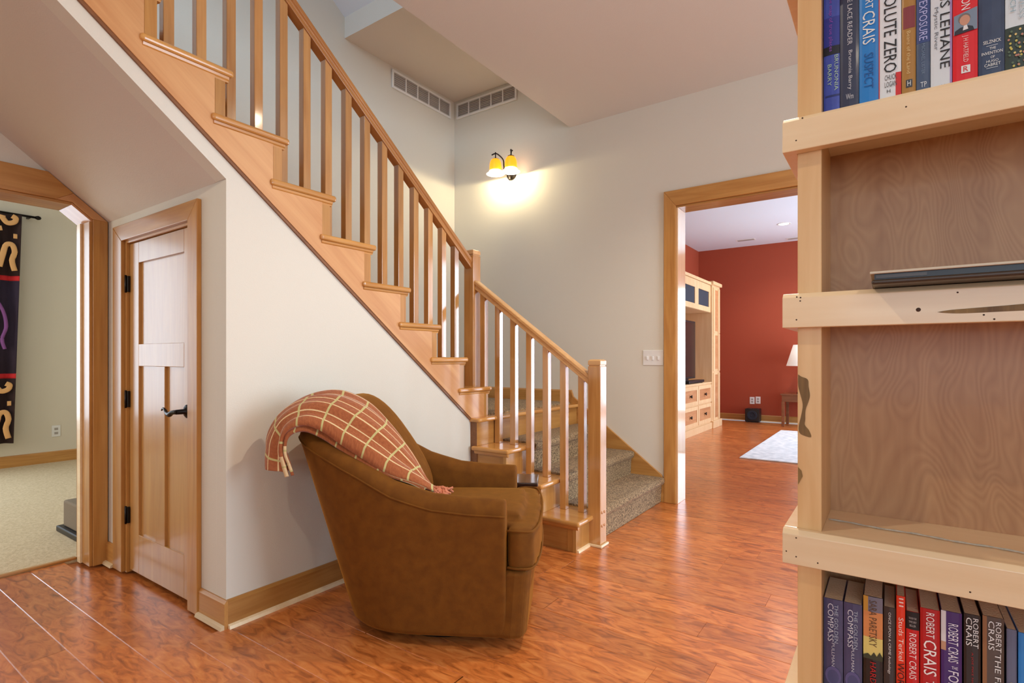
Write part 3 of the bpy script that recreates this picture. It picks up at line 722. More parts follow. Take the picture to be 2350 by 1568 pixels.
def shell():
    bm = bmesh.new(); T = 0.052
    rows_ = []
    for i in range(NS):
        s = i / (NS - 1)
        xb, yb = upath(s, -0.40, 0.345); xt, yt = upath(s, -0.645, 0.385)
        e = 1e-3
        xa, ya = upath(max(s - e, 0), -0.645, 0.385); xc, yc = upath(min(s + e, 1), -0.645, 0.385)
        d = Vector((xc - xa, yc - ya)).normalized(); nin = Vector((-d.y, d.x))
        if nin.dot(Vector((-0.05 - xt, -yt))) < 0: nin = -nin
        zt_ = ztop(xt)
        row = []
        def P(h, inn):
            x = xb + (xt - xb) * h; y = yb + (yt - yb) * h
            return Vector((x + nin.x * inn, y + nin.y * inn, 0))
        zb_ = 0.05
        for h in (0.0, 0.02, 0.25, 0.5, 0.75, 0.9):
            p = P(h, 0.012 if h == 0 else 0.0); p.z = zb_ + (zt_ - T - zb_) * h / 1.0; row.append(p)
        for a in range(0, 7):
            th = PI * a / 6
            p = P(1.0 if a < 3 else 1.0, T - T * math.cos(th)); p.z = zt_ - T + T * math.sin(th) * 1.0; row.append(p)
        for h in (0.8, 0.5, 0.35):
            p = P(h, 2 * T); p.z = zb_ + (zt_ - T - zb_) * h; row.append(p)
        rows_.append([bm.verts.new(p) for p in row])
    for a, b in zip(rows_, rows_[1:]):
        for j in range(len(a) - 1): bm.faces.new((a[j], b[j], b[j + 1], a[j + 1]))
    # fronts of the arms
    for r_ in (rows_[0], rows_[-1]):
        k = len(r_); m_ = k // 2
        c = Vector((0, 0, 0))
        for v in r_: c += v.co
        for j in range(k // 2 - 1 + (k % 2)):
            q = [r_[j], r_[j + 1], r_[k - 2 - j], r_[k - 1 - j]]
            q = list(dict.fromkeys(q))
            if len(q) >= 3:
                try: bm.faces.new(q)
                except ValueError: pass
    return bm
o = mk('shell', shell(), M['velvet'], ch, 0.012, 3, smooth=True, local=True)
def rbox(x0, x1, y0, y1, z0, z1): return bx(bmesh.new(), x0, x1, y0, y1, z0, z1)
# apron below the seat
bm = bmesh.new(); grid = []
prism_bm(bm, [(-0.3, -0.25), (0.15, -0.33), (0.30, -0.352), (0.345, -0.345), (0.362, -0.30), (0.375, 0.0), (0.362, 0.30), (0.345, 0.345), (0.30, 0.352), (0.15, 0.33), (-0.3, 0.25)], 'Z', 0.05, 0.315)
for v in bm.verts:
    if v.co.x > 0.28 and v.co.z > 0.2: v.co.x += 0.02
mk('apron', bm, M['velvet'], ch, 0.018, 3, smooth=False, local=True)
# T shaped seat cushion
def densify(P, step=0.04):
    out = []
    for a, b in zip(P, P[1:] + P[:1]):
        a = Vector(a); b = Vector(b); k = max(1, int((b - a).length / step))
        for j in range(k): out.append(a + (b - a) * j / k)
    return out
bm = bmesh.new()
bx(bm, -0.34, 0.40, -0.268, 0.268, 0.318, 0.472)
prism_bm(bm, [(0.292, -0.345), (0.335, -0.358), (0.39, -0.335), (0.412, -0.2), (0.42, 0.0), (0.412, 0.2), (0.39, 0.335), (0.335, 0.358), (0.292, 0.345)], 'Z', 0.318, 0.472)
prism_bm(bm, [(-0.30, -0.2), (0.33, -0.22), (0.345, 0.0), (0.33, 0.22), (-0.30, 0.2)], 'Z', 0.40, 0.502)
cu = mk('seat_cushion', bm, M['velvet'], ch, local=True)
rmd = cu.modifiers.new('union', 'REMESH'); rmd.mode = 'VOXEL'; rmd.voxel_size = 0.011; rmd.use_smooth_shade = True
sm = cu.modifiers.new('soft', 'SMOOTH'); sm.iterations = 9; sm.factor = 0.5
W_ = spline([(0.290, -0.342, 0.466), (0.335, -0.357, 0.468), (0.388, -0.336, 0.466), (0.413, -0.2, 0.462), (0.420, 0.0, 0.462), (0.413, 0.2, 0.462), (0.388, 0.336, 0.466), (0.335, 0.357, 0.468), (0.290, 0.342, 0.466)], 8)
tube('welt', M['velvet'], W_, 0.0045, cu, 6, local=True)
tube('welt', M['velvet'], [(p.x, p.y, 0.326) for p in W_], 0.0045, cu, 6, local=True)
# back cushion: a rounded pillow leaning against the shell
def pillow(w_, h_, t_, e1=0.4, e2=0.5, nu=40, nv=21):
    bm = bmesh.new()
    sp = lambda v, e: math.copysign(abs(v) ** e, v)
    def fn(u, v):
        a = 2 * PI * u; b = PI * (v - 0.5)
        return Vector((t_ / 2 * sp(math.cos(b), e1) * sp(math.cos(a), e2) if False else t_ / 2 * sp(math.sin(a), 0.9) * sp(math.cos(b), 0.9),
                       w_ / 2 * sp(math.cos(a), e2) * sp(math.cos(b), e1),
                       h_ / 2 * sp(math.sin(b), 0.75)))
    grid_bm(bm, fn, nu, nv, True)
    bmesh.ops.remove_doubles(bm, verts=bm.verts, dist=1e-5)
    return bm
bm = pillow(0.58, 0.60, 0.19)
lean = math.radians(-35)
bmesh.ops.rotate(bm, verts=bm.verts, cent=(0, 0, 0), matrix=Matrix.Rotation(lean, 3, 'Y'))
bmesh.ops.translate(bm, verts=bm.verts, vec=(-0.298, 0.0, 0.708))
mk('back_cushion', bm, M['velvet'], ch, smooth=True, local=True)
lathe('swivel_base', M['black'], [(0.0, 0.0), (0.25, 0.0), (0.26, 0.012), (0.25, 0.03), (0.12, 0.045), (0.12, 0.052), (0.0, 0.052)], (0, 0, 0), ch, 36, local=True)
# welt along the outer edge of the arms
def wl():
    pts = []
    for i in range(NS):
        s = i / (NS - 1); xt, yt = upath(s, -0.645, 0.385); xb, yb = upath(s, -0.40, 0.345)
        pts.append((xb + (xt - xb) * 1.0, yb + (yt - yb) * 1.0, ztop(xt) - 0.056))
    return pts
tube('piping', M['velvet'], wl(), 0.004, ch, 6, local=True)

# ------------------------------------------------------------------ plaid throw over the chair back
def plaid():
    m, nt, p = newmat('plaid_wool'); N = nt.nodes; L = nt.links
    uv = N.new('ShaderNodeUVMap'); uv.uv_map = 'weave'
    sx = N.new('ShaderNodeSeparateXYZ'); L.new(uv.outputs[0], sx.inputs[0])
    def line(out, period, width):
        a = N.new('ShaderNodeMath'); a.operation = 'DIVIDE'; a.inputs[1].default_value = period; L.new(out, a.inputs[0])
        f = N.new('ShaderNodeMath'); f.operation = 'FRACT'; L.new(a.outputs[0], f.inputs[0])
        c = N.new('ShaderNodeMath'); c.operation = 'LESS_THAN'; c.inputs[1].default_value = width / period; L.new(f.outputs[0], c.inputs[0])
        return c.outputs[0]
    a = line(sx.outputs['X'], 0.043, 0.0055); b = line(sx.outputs['Y'], 0.105, 0.0085)
    n = N.new('ShaderNodeTexNoise'); n.inputs['Scale'].default_value = 90; L.new(uv.outputs[0], n.inputs['Vector'])
    base = N.new('ShaderNodeMix'); base.data_type = 'RGBA'; base.inputs[6].default_value = srgb(140, 70, 34); base.inputs[7].default_value = srgb(182, 106, 60); L.new(n.outputs['Fac'], base.inputs[0])
    m1 = N.new('ShaderNodeMix'); m1.data_type = 'RGBA'; m1.inputs[7].default_value = srgb(226, 196, 148); L.new(a, m1.inputs[0]); L.new(base.outputs[2], m1.inputs[6])
    m2 = N.new('ShaderNodeMix'); m2.data_type = 'RGBA'; m2.inputs[7].default_value = srgb(196, 184, 122); L.new(b, m2.inputs[0]); L.new(m1.outputs[2], m2.inputs[6])
    L.new(m2.outputs[2], p.inputs['Base Color'])
    p.inputs['Roughness'].default_value = 0.95; p.inputs['Sheen Weight'].default_value = 0.2
    bp = N.new('ShaderNodeBump'); bp.inputs['Strength'].default_value = 0.5; bp.inputs['Distance'].default_value = 0.006
    L.new(n.outputs['Fac'], bp.inputs['Height']); L.new(bp.outputs[0], p.inputs['Normal'])
    return m
M['plaid'] = plaid()
th_ = thing('throw_blanket', CH, 'rust plaid wool throw with cream lines draped over the armchair back', 'blanket', rz=CA)
NE = spline([(-0.03, -0.285, 0.592), (-0.10, -0.305, 0.636), (-0.185, -0.312, 0.672), (-0.28, -0.312, 0.726), (-0.38, -0.300, 0.780), (-0.465, -0.292, 0.828), (-0.535, -0.300, 0.852), (-0.592, -0.312, 0.832), (-0.612, -0.318, 0.770), (-0.606, -0.318, 0.715), (-0.598, -0.316, 0.672)], 7)
FE = spline([(-0.071, -0.17, 0.550), (-0.125, -0.14, 0.628), (-0.185, -0.11, 0.728), (-0.258, -0.09, 0.824), (-0.351, -0.07, 0.915), (-0.467, -0.06, 0.962), (-0.567, -0.07, 0.948), (-0.657, -0.09, 0.898), (-0.716, -0.11, 0.838), (-0.728, -0.13, 0.765), (-0.722, -0.15, 0.690)], 7)
def cloth(name, lift, t0, t1, inset, par, seed, thick, nv=30):
    rr = random.Random(seed); ph = [rr.uniform(0, 6) for _ in range(5)]
    n = len(NE); i0, i1 = int(t0 * (n - 1)), int(t1 * (n - 1))
    bm = bmesh.new(); uvl = bm.loops.layers.uv.new('weave'); G = []; UV = []; acc = 0.0; last = None
    for i in range(i0, i1 + 1):
        t = i / (n - 1); a = Vector(NE[i]); b = Vector(FE[i]); m_ = (a + b) / 2
        if last is not None: acc += (m_ - last).length
        last = m_
        q = (Vector(NE[min(i + 1, n - 1)]) + Vector(FE[min(i + 1, n - 1)]) - Vector(NE[max(i - 1, 0)]) - Vector(FE[max(i - 1, 0)])).normalized()
        nr = q.cross(b - a).normalized()
        if nr.z < 0 and t < 0.7: nr = -nr
        if t >= 0.7 and nr.x > 0: nr = -nr
        row = []; ur = []
        for j in range(nv):
            v = j / (nv - 1); vv = inset + (1 - 2 * inset) * v
            p = a + (b - a) * vv
            bulge = (0.012 + 0.028 * math.sin(PI * min(1.0, t * 1.15))) * max(0.0, math.sin(PI * vv)) ** 0.8
            fold = 0.007 * math.sin(3.1 * PI * v + ph[0] + 3 * t) * (0.4 + 1.0 * t + 2.2 * max(0.0, t - 0.72) / 0.28) + 0.004 * math.sin(21 * v + 7 * t + ph[1]) + 0.006 * math.sin(11 * t + 4 * v + ph[2])
            p = p + nr * (lift + bulge + fold) + Vector((0, 0, -0.018 * max(0.0, 1 - v / 0.07)))
            row.append(bm.verts.new(p)); ur.append((0.30 * v + 0.01 + 0.006 * math.sin(8 * t + ph[3]), acc + 0.008 * math.sin(6 * v + ph[4])))
        G.append(row); UV.append(ur)
    for i in range(len(G) - 1):
        for j in range(nv - 1):
            f = bm.faces.new((G[i][j], G[i + 1][j], G[i + 1][j + 1], G[i][j + 1]))
            for lp, (a, b) in zip(f.loops, ((i, j), (i + 1, j), (i + 1, j + 1), (i, j + 1))): lp[uvl].uv = UV[a][b]
    o = mk(name, bm, M['plaid'], par, smooth=True, local=True)
    s_ = o.modifiers.new('cloth', 'SOLIDIFY'); s_.thickness = thick; s_.offset = 0
    return o
cloth('top_layer', 0.022, 0.0, 1.0, 0.0, th_, 3, 0.016)
cloth('under_layer', 0.004, 0.05, 0.99, -0.03, th_, 8, 0.012)
bm = bmesh.new(); rr = random.Random(4)
for i in range(34):
    y = -0.16 + 0.19 * rr.random(); x = -0.085 + 0.03 * rr.random()
    pts = [(x, y, 0.535)]; a = rr.uniform(-0.5, 0.5)
    for j in range(1, 6):
        pts.append((x + 0.014 * j + rr.uniform(-.004, .004), y + a * 0.02 * j + rr.uniform(-.006, .006), max(0.515, 0.545 - 0.004 * j + rr.uniform(-.014, .016))))
    tube_bm(bm, pts, 0.0055, 6)
M['fringe'] = plain('fringe_wool', srgb(206, 128, 96), 0.95, var=0.3, vscale=40)
tag(mk('fringe', bm, M['fringe'], th_, smooth=True, local=True), kind='stuff')

# ------------------------------------------------------------------ small dark side table between armchair and stairs
M['dark_wood'] = wood('dark_walnut', srgb(62, 40, 30), srgb(34, 20, 14), 'X', rough=0.2, coat=0.7)
ta = thing('side_table', CH, 'small dark polished side table between the armchair and the stairs', 'side table', rz=CA)
box('table_top', M['dark_wood'], (0.02, 0.39, 0.486, 0.716, 0.438, 0.460), ta, 0.006, local=True)
box('apron', M['dark_wood'], (0.045, 0.365, 0.508, 0.694, 0.375, 0.438), ta, 0.002, local=True)
for x in (0.05, 0.335):
    for y in (0.512, 0.666):
        bm = bmesh.new()
        q = [(0, 0), (0.025, 0), (0.025, 0.025), (0, 0.025)]
        lo = [bm.verts.new((x + 0.004 + a * 0.7, y + 0.004 + b * 0.7, 0)) for a, b in q]; hi = [bm.verts.new((x + a, y + b, 0.40)) for a, b in q]
        bm.faces.new(lo); bm.faces.new(hi)
        for i in range(4): bm.faces.new((lo[i], lo[(i + 1) % 4], hi[(i + 1) % 4], hi[i]))
        mk('leg', bm, M['dark_wood'], ta, 0.003, local=True)

# ------------------------------------------------------------------ bookcase
bc = thing('bookcase', (0.3, 1.2, 0), 'maple bookcase with thick shelf edging, knots and plywood back', 'bookcase')
BX0, BX1, BY0, BY1 = -0.1405, 0.78, 1.112, 1.29
box('side_post', M['shelf_z'], (BX0, -0.102, BY0, BY1, 0.0, 2.45), bc, 0.0015)
box('side_post', M['shelf_z'], (0.742, BX1, BY0, BY1, 0.0, 2.45), bc, 0.0015)
box('back_panel', M['ply'], (BX0 + 0.004, BX1 - 0.004, BY1 - 0.006, BY1 + 0.006, 0.06, 2.45), bc)
SHELF = [0.10, 0.524, 0.819, 1.247, 1.566, 1.872, 2.30]
for i, z in enumerate(SHELF):
    th2 = 0.062
    # edging board with chamfered upper edge
    e_ = prism('shelf_edging', M['shelf_x'], [(1.09, z - th2), (1.111, z - th2), (1.111, z), (1.098, z), (1.09, z - 0.008)], 'X', -0.1625, BX1 + 0.022, bc, 0.0012)
    box('shelf_end', M['shelf_x'], (-0.1625, -0.1408, 1.1112, BY1 - 0.01, z - th2, z), bc, 0.0012)
    box('shelf_board', M['shelf_x'], (-0.1018, 0.7418, 1.1112, BY1 - 0.0062, z - 0.022, z - 0.0005), bc)
# bark coloured mineral streaks and knots in the wood
M['streak'] = wood('bark_streak', srgb(150, 116, 62), srgb(92, 64, 34), 'Z', rough=0.6, coat=0.0, freq=2.5)
M['knot'] = plain('dark_knot', srgb(70, 42, 22), 0.6)
yk = BY0 - 0.0004
pts = [(-0.1395, 1.100), (-0.134, 1.096), (-0.124, 1.091), (-0.1225, 1.078), (-0.1205, 1.062), (-0.123, 1.05), (-0.1275, 1.035), (-0.128, 1.018), (-0.1285, 1.008), (-0.122, 0.999), (-0.1185, 0.987), (-0.128, 0.988), (-0.137, 0.993), (-0.1385, 1.005), (-0.1345, 1.025), (-0.132, 1.045), (-0.1365, 1.066), (-0.1395, 1.08)]
prism('bark_streak', M['streak'], [(p.x, p.z) for p in spline([(a, 0, b) for a, b in pts + pts[:1]], 4)[:-1]], 'Y', yk - 0.0006, yk + 0.0002, bc)
prism('bark_streak', M['streak'], [(-0.1395, 0.93), (-0.134, 0.924), (-0.132, 0.914), (-0.1375, 0.902), (-0.1395, 0.898)], 'Y', yk - 0.0006, yk + 0.0002, bc)
def knot(x, z, y=1.09, r=0.0022):
    lathe('knot', M['knot'], [(0.0, -0.0004), (r, -0.0003), (r * 1.1, 0.0002)], (x, y, z), bc, 10, 'Y')
for x, z in ((-0.139, 1.240), (-0.133, 1.2385), (-0.1335, 1.2325), (-0.1395, 1.199), (0.085, 1.2325), (0.116, 1.196), (0.128, 1.189), (-0.14, 0.806), (-0.14, 0.772), (-0.156, 0.779), (-0.106, 0.768), (0.10, 0.768), (-0.14, 1.522), (-0.13, 1.56), (0.02, 1.54)): knot(x, z, r=0.0013)
knot(0.036, 1.208, r=0.0032)
pts = [(0.06, 1.203), (0.075, 1.2055), (0.10, 1.207), (0.14, 1.209), (0.20, 1.212), (0.20, 1.202), (0.13, 1.2), (0.09, 1.1995), (0.07, 1.201)]
prism('bark_streak', M['streak'], [(p.x, p.z) for p in spline([(a, 0, b) for a, b in pts + pts[:1]], 4)[:-1]], 'Y', 1.0894, 1.0902, bc)

# ------------------------------------------------------------------ books
def ink(col):
    key = 'ink_%d_%d_%d' % col
    if key not in M: M[key] = plain(key, srgb(*col), 0.45)
    return M[key]
def cover(col, var=0.0):
    key = 'cover_%d_%d_%d_%d' % (col + (int(var * 100),))
    if key not in M: M[key] = plain(key, srgb(*col), 0.3, coat=0.3, var=var, vscale=30)
    return M[key]
DG = bpy.context.evaluated_depsgraph_get()
def text_bm(body):
    cu_ = bpy.data.curves.new('lettering', 'FONT'); cu_.body = body; cu_.resolution_u = 2
    to = bpy.data.objects.new('lettering', cu_); COL.objects.link(to)
    dg = bpy.context.evaluated_depsgraph_get()
    me = bpy.data.meshes.new_from_object(to.evaluated_get(dg))
    bpy.data.objects.remove(to); bpy.data.curves.remove(cu_)
    bm = bmesh.new(); bm.from_mesh(me); bpy.data.meshes.remove(me)
    return bm
def lettering(body, x0, x1, z0, z1, y, col, parent, mode='down', name='lettering'):
    """fit the words into the rectangle; down = read downwards along the spine"""
    bm = text_bm(body)
    if not bm.verts: bm.free(); return
    ax = [v.co.x for v in bm.verts]; ay = [v.co.y for v in bm.verts]
    a0, a1, b0, b1 = min(ax), max(ax), min(ay), max(ay)
    for v in bm.verts:
        u = (v.co.x - a0) / (a1 - a0); w_ = (v.co.y - b0) / max(b1 - b0, 1e-6)
        if mode == 'down': v.co = Vector((x0 + (x1 - x0) * w_, y, z1 + (z0 - z1) * u))
        else: v.co = Vector((x0 + (x1 - x0) * u, y, z0 + (z1 - z0) * w_))
    o = mk(name, bm, ink(col), parent)
    return o
def book(x0, x1, z0, z1, col, label, depth=0.125, y0=1.135, items=(), var=0.0, lean=0.0, group=None, hard=True, pages=True):
    t = thing('book', ((x0 + x1) / 2, y0 + depth / 2, z0), label, 'book', group)
    g = 0.0004; x0 += g; x1 -= g; ct = 0.0022 if hard else 0.001
    y1 = y0 + depth; bl = min(0.0018, (x1 - x0) * 0.1); w_ = x1 - x0
    out = [(x0, y1), (x0, y0 + bl), (x0 + w_ * 0.15, y0 + bl * 0.35), (x0 + w_ * 0.5, y0), (x1 - w_ * 0.15, y0 + bl * 0.35), (x1, y0 + bl), (x1, y1), (x1 - ct, y1), (x1 - ct, y0 + bl + ct), (x0 + ct, y0 + bl + ct), (x0 + ct, y1)]
    c = prism('cover', cover(col, var), out, 'Z', z0, z1, t)
    e = 0.003 if hard else 0.0
    box('pages', M['paper'], (x0 + ct + 0.0001, x1 - ct - 0.0001, y0 + bl + ct + 0.0002, y1 - e - 0.001, z0 + e, z1 - e), t)
    H_ = z1 - z0
    n_ = 0
    for it in items:
        ys = y0 - 0.00025 - 0.0001 * n_; n_ += 1
        if it[0] == 'band':               # colour block wrapped round the spine: (band, f0, f1, u0, u1, colour)
            _, f0, f1, u0, u1, cc = it
            xs = [x0 + w_ * (u0 + (u1 - u0) * q / 6) for q in range(7)]
            def yy(x):
                u = (x - x0) / w_ - 0.5
                return y0 + bl * (2 * abs(u)) ** 2 - 0.0003 - 0.0001 * n_
            P = [(x, yy(x)) for x in xs] + [(x, yy(x) + 0.0002) for x in xs[::-1]]
            prism('spine_block', ink(cc), P, 'Z', z0 + H_ * f0, z0 + H_ * f1, c)
        elif it[0] == 't':                # (t, words, u0, u1, f0, f1, colour[, mode])
            _, words_, u0, u1, f0, f1, cc = it[:7]
            lettering(words_, x0 + w_ * u0, x0 + w_ * u1, z0 + H_ * f0, z0 + H_ * f1, y0 - 0.0011 - 0.0001 * n_, cc, c, it[7] if len(it) > 7 else 'down')
        elif it[0] == 'blob':             # flat printed patch: (blob, [(u,f)...], colour)
            P = [(x0 + w_ * u, z0 + H_ * f) for u, f in it[1]]
            prism('spine_print', ink(it[2]), P, 'Y', y0 - 0.0009 - 0.0001 * n_, y0 - 0.0008 - 0.0001 * n_, c)
    return t
def ell(cu_, cf, ru, rf, n=14): return [(cu_ + ru * math.cos(2 * PI * i / n), cf + rf * math.sin(2 * PI * i / n)) for i in range(n)]
WH, BK = (236, 236, 232), (24, 24, 26)
zs_ = 1.5665
U = [-0.1012, -0.0755, -0.0465, -0.0175, 0.0145, 0.0345, 0.0535, 0.082, 0.114, 0.146, 0.172, 0.205, 0.232]
book(U[0], U[1], zs_, zs_ + 0.228, (66, 84, 176), 'violet and blue hardback with a black band, against the bookcase post', var=0.25, items=[
    ('band', 0.57, 0.80, 0, 1, (52, 60, 150)), ('band', 0.50, 0.568, 0.0, 1.0, (28, 30, 40)), ('band', 0.165, 0.18, 0.1, 1.0, (40, 50, 110)),
    ('t', 'the map of true places', 0.30, 0.58, 0.525, 0.97, (150, 84, 190)), ('t', 'BRUNONIA', 0.68, 0.92, 0.208, 0.489, (176, 206, 180)), ('t', 'BARRY', 0.26, 0.5, 0.252, 0.423, (176, 206, 180))])
book(U[1], U[2], zs_, zs_ + 0.226, (52, 60, 84), 'slate blue hardback with plain white title, next to the violet one', var=0.15, items=[
    ('t', 'THE LACE READER', 0.40, 0.66, 0.542, 0.97, (206, 206, 210)), ('t', 'Brunonia Barry', 0.40, 0.66, 0.188, 0.498, (206, 206, 210)), ('t', 'Wm', 0.32, 0.72, 0.113, 0.157, (206, 206, 210), 'up')])
book(U[2], U[3], zs_, zs_ + 0.230, (36, 130, 206), 'bright blue hardback with large white lettering', var=0.12, items=[
    ('t', 'ROBERT', 0.32, 0.72, 0.765, 0.99, WH), ('t', 'CRAIS', 0.18, 0.82, 0.498, 0.746, WH), ('t', 'SUSPECT', 0.26, 0.74, 0.159, 0.428, (28, 84, 150)), ('t', 'G P', 0.3, 0.8, 0.03, 0.06, (28, 84, 150), 'up')])
book(U[3], U[4], zs_, zs_ + 0.227, (232, 234, 236), 'white hardback with tall thin black capitals and a red corner', items=[
    ('band', 0.0, 0.235, 0.75, 1.0, (214, 40, 38)), ('band', 0.0, 1.0, -0.02, 0.03, (190, 60, 70)),
    ('t', 'ABSOLUTE ZERO', 0.22, 0.80, 0.244, 0.985, BK), ('t', 'CHUCK', 0.26, 0.80, 0.187, 0.227, (70, 70, 74), 'up'), ('t', 'LOGAN', 0.26, 0.80, 0.134, 0.174, (70, 70, 74), 'up'), ('t', 'H', 0.36, 0.52, 0.09, 0.115, BK, 'up')])
book(U[4], U[5], zs_, zs_ + 0.222, (176, 128, 62), 'tan cloth hardback with a maroon title block', items=[
    ('band', 0.552, 0.718, 0.1, 0.95, (138, 58, 64)), ('t', 'Beans of the Land', 0.36, 0.62, 0.205, 0.529, (226, 196, 136)), ('band', 0.10, 0.16, 0.3, 0.75, (60, 64, 72)), ('t', 'H', 0.4, 0.64, 0.11, 0.15, WH, 'up')])
book(U[5], U[6], zs_, zs_ + 0.224, (74, 92, 120), 'narrow grey blue hardback with lavender title', var=0.2, items=[
    ('band', 0.41, 1.0, 0, 1, (58, 76, 130)), ('t', 'DOUBLE EXPOSURE', 0.2, 0.8, 0.426, 0.97, (186, 186, 232)), ('t', 'MICHAEL LISTER', 0.38, 0.62, 0.172, 0.40, (120, 140, 164)), ('t', 'TP', 0.3, 0.75, 0.075, 0.114, (220, 224, 228), 'up')])
book(U[6], U[7], zs_, zs_ + 0.231, (222, 226, 230), 'white hardback with heavy black capitals and grey side title', items=[
    ('band', 0.0, 1.0, 0.9, 1.0, (170, 140, 190)), ('t', 'DENNIS LEHANE', 0.44, 0.90, 0.175, 0.98, BK), ('t', 'Mystic River', 0.12, 0.36, 0.314, 0.621, (112, 118, 128)), ('t', 'M', 0.5, 0.66, 0.03, 0.06, (160, 164, 170), 'up')])
book(U[7], U[8], zs_, zs_ + 0.228, (226, 28, 42), 'bright red hardback with a small portrait photo', items=[
    ('t', 'FORTUNATE SON', 0.34, 0.70, 0.555, 0.99, WH), ('blob', [(0.04, 0.388), (0.98, 0.40), (0.98, 0.556), (0.04, 0.525)], (126, 142, 160)),
    ('blob', [(0.06, 0.388), (0.86, 0.398), (0.80, 0.425), (0.62, 0.438), (0.30, 0.434), (0.08, 0.416)], (40, 42, 52)), ('blob', [(0.40, 0.41), (0.62, 0.414), (0.56, 0.446), (0.44, 0.442)], (232, 230, 228)),
    ('blob', ell(0.46, 0.492, 0.25, 0.038), (120, 110, 104)), ('blob', ell(0.48, 0.480, 0.21, 0.037), (206, 150, 122)),
    ('t', 'J H HATFIELD', 0.36, 0.62, 0.182, 0.371, (238, 206, 200)), ('band', 0.107, 0.16, 0.34, 0.7, WH), ('t', 'R', 0.42, 0.62, 0.115, 0.152, (226, 28, 42), 'up')])
book(U[8], U[9], zs_, zs_ + 0.232, (58, 74, 102), 'dusky navy hardback with small centred white words', var=0.35, items=[
    ('t', 'SELZNICK', 0.18, 0.86, 0.265, 0.288, WH, 'up'), ('t', 'THE', 0.42, 0.66, 0.222, 0.239, WH, 'up'), ('t', 'INVENTION', 0.12, 0.92, 0.19, 0.211, WH, 'up'),
    ('t', 'OF', 0.46, 0.62, 0.162, 0.178, WH, 'up'), ('t', 'HUGO', 0.3, 0.76, 0.135, 0.152, WH, 'up'), ('t', 'CABRET', 0.22, 0.84, 0.108, 0.128, WH, 'up'), ('band', 0.248, 0.252, 0.3, 0.74, (190, 196, 206)), ('band', 0.096, 0.1, 0.3, 0.74, (190, 196, 206))])
book(U[9], U[10], zs_, zs_ + 0.229, (222, 230, 234), 'pale hardback with a dark speckled garden print', items=[
    ('band', 0.03, 0.343, 0.0, 1.0, (52, 66, 58))] + [('blob', ell(0.1 + 0.8 * R.random(), 0.06 + 0.26 * R.random(), 0.06, 0.008, 8), R.choice([(206, 190, 88), (190, 130, 110), (90, 110, 84), (226, 196, 120)])) for _ in range(34)] + [
    ('t', 'TANA FRENCH', 0.20, 0.46, 0.44, 0.85, (150, 176, 186)), ('t', 'THE LIKENESS', 0.62, 0.84, 0.38, 0.85, (170, 190, 200))])
book(U[10], U[11], zs_, zs_ + 0.226, (120, 40, 44), 'maroon hardback beside the garden print one', items=[])
book(U[11], U[12], zs_, zs_ + 0.220, (70, 84, 70), 'dark green hardback at the end of the row', items=[])

# lower shelf
zl = 0.5245
RD = (206, 24, 30)
book(-0.1012, -0.0705, zl, 0.6925, (72, 72, 108), 'indigo paperback with looping ring print, first in the low row', hard=False, var=0.3, depth=0.115, items=[
    ('blob', ell(0.5, 0.18, 0.42, 0.10), (96, 90, 138)), ('blob', ell(0.5, 0.17, 0.30, 0.075), (80, 80, 122)),
    ('t', 'THE GOLDEN', 0.56, 0.76, 0.54, 0.95, (176, 184, 200)), ('t', 'COMPASS', 0.22, 0.52, 0.545, 0.955, (214, 212, 220)), ('t', 'PULLMAN', 0.42, 0.58, 0.283, 0.533, (206, 206, 216))], group='twin indigo paperbacks')
book(-0.0700, -0.0415, zl, 0.6925, (72, 72, 108), 'indigo paperback with looping ring print, second in the low row', hard=False, var=0.3, depth=0.115, items=[
    ('blob', ell(0.5, 0.18, 0.42, 0.10), (96, 90, 138)), ('blob', ell(0.5, 0.17, 0.30, 0.075), (80, 80, 122)),
    ('t', 'THE GOLDEN', 0.56, 0.76, 0.53, 0.93, (176, 184, 200)), ('t', 'COMPASS', 0.22, 0.52, 0.535, 0.935, (214, 212, 220)), ('t', 'PULLMAN', 0.42, 0.58, 0.283, 0.533, (206, 206, 216))], group='twin indigo paperbacks')
book(-0.0405, -0.0115, zl, 0.712, (30, 28, 28), 'black paperback with an orange sunset skyline print', hard=False, depth=0.12, items=[
    ('band', 0.62, 0.86, 0, 1, (222, 142, 84)), ('band', 0.86, 1.0, 0, 0.25, (206, 150, 60)), ('band', 0.86, 1.0, 0.25, 1, (122, 116, 130)), ('band', 0.44, 0.62, 0, 1, (228, 206, 120)),
    ('blob', [(0, 0.42), (1, 0.42), (1, 0.46), (0.85, 0.50), (0.7, 0.455), (0.55, 0.49), (0.4, 0.45), (0.25, 0.47), (0, 0.45)], (60, 62, 40)),
    ('t', 'SARA PARETSKY', 0.30, 0.70, 0.54, 0.97, (96, 66, 40)), ('t', 'HARDBALL', 0.36, 0.66, 0.03, 0.395, (190, 28, 30))])
book(-0.0110, 0.0065, zl, 0.700, (52, 46, 46), 'slim dark brown paperback with small white title', hard=False, depth=0.11, items=[
    ('t', 'ONCE UPON A CRIME Anthology', 0.34, 0.62, 0.35, 0.954, (222, 218, 212))])
book(0.0070, 0.0200, zl, 0.7235, (236, 58, 30), 'slim orange red paperback standing tallest in the low row', hard=False, depth=0.11, items=[
    ('t', 'III', 0.3, 0.8, 0.912, 0.985, (250, 214, 200)), ('t', 'Studs Terkel', 0.26, 0.8, 0.45, 0.817, (250, 226, 214)), ('t', 'WORKING', 0.10, 0.9, 0.06, 0.43, (40, 14, 12))])
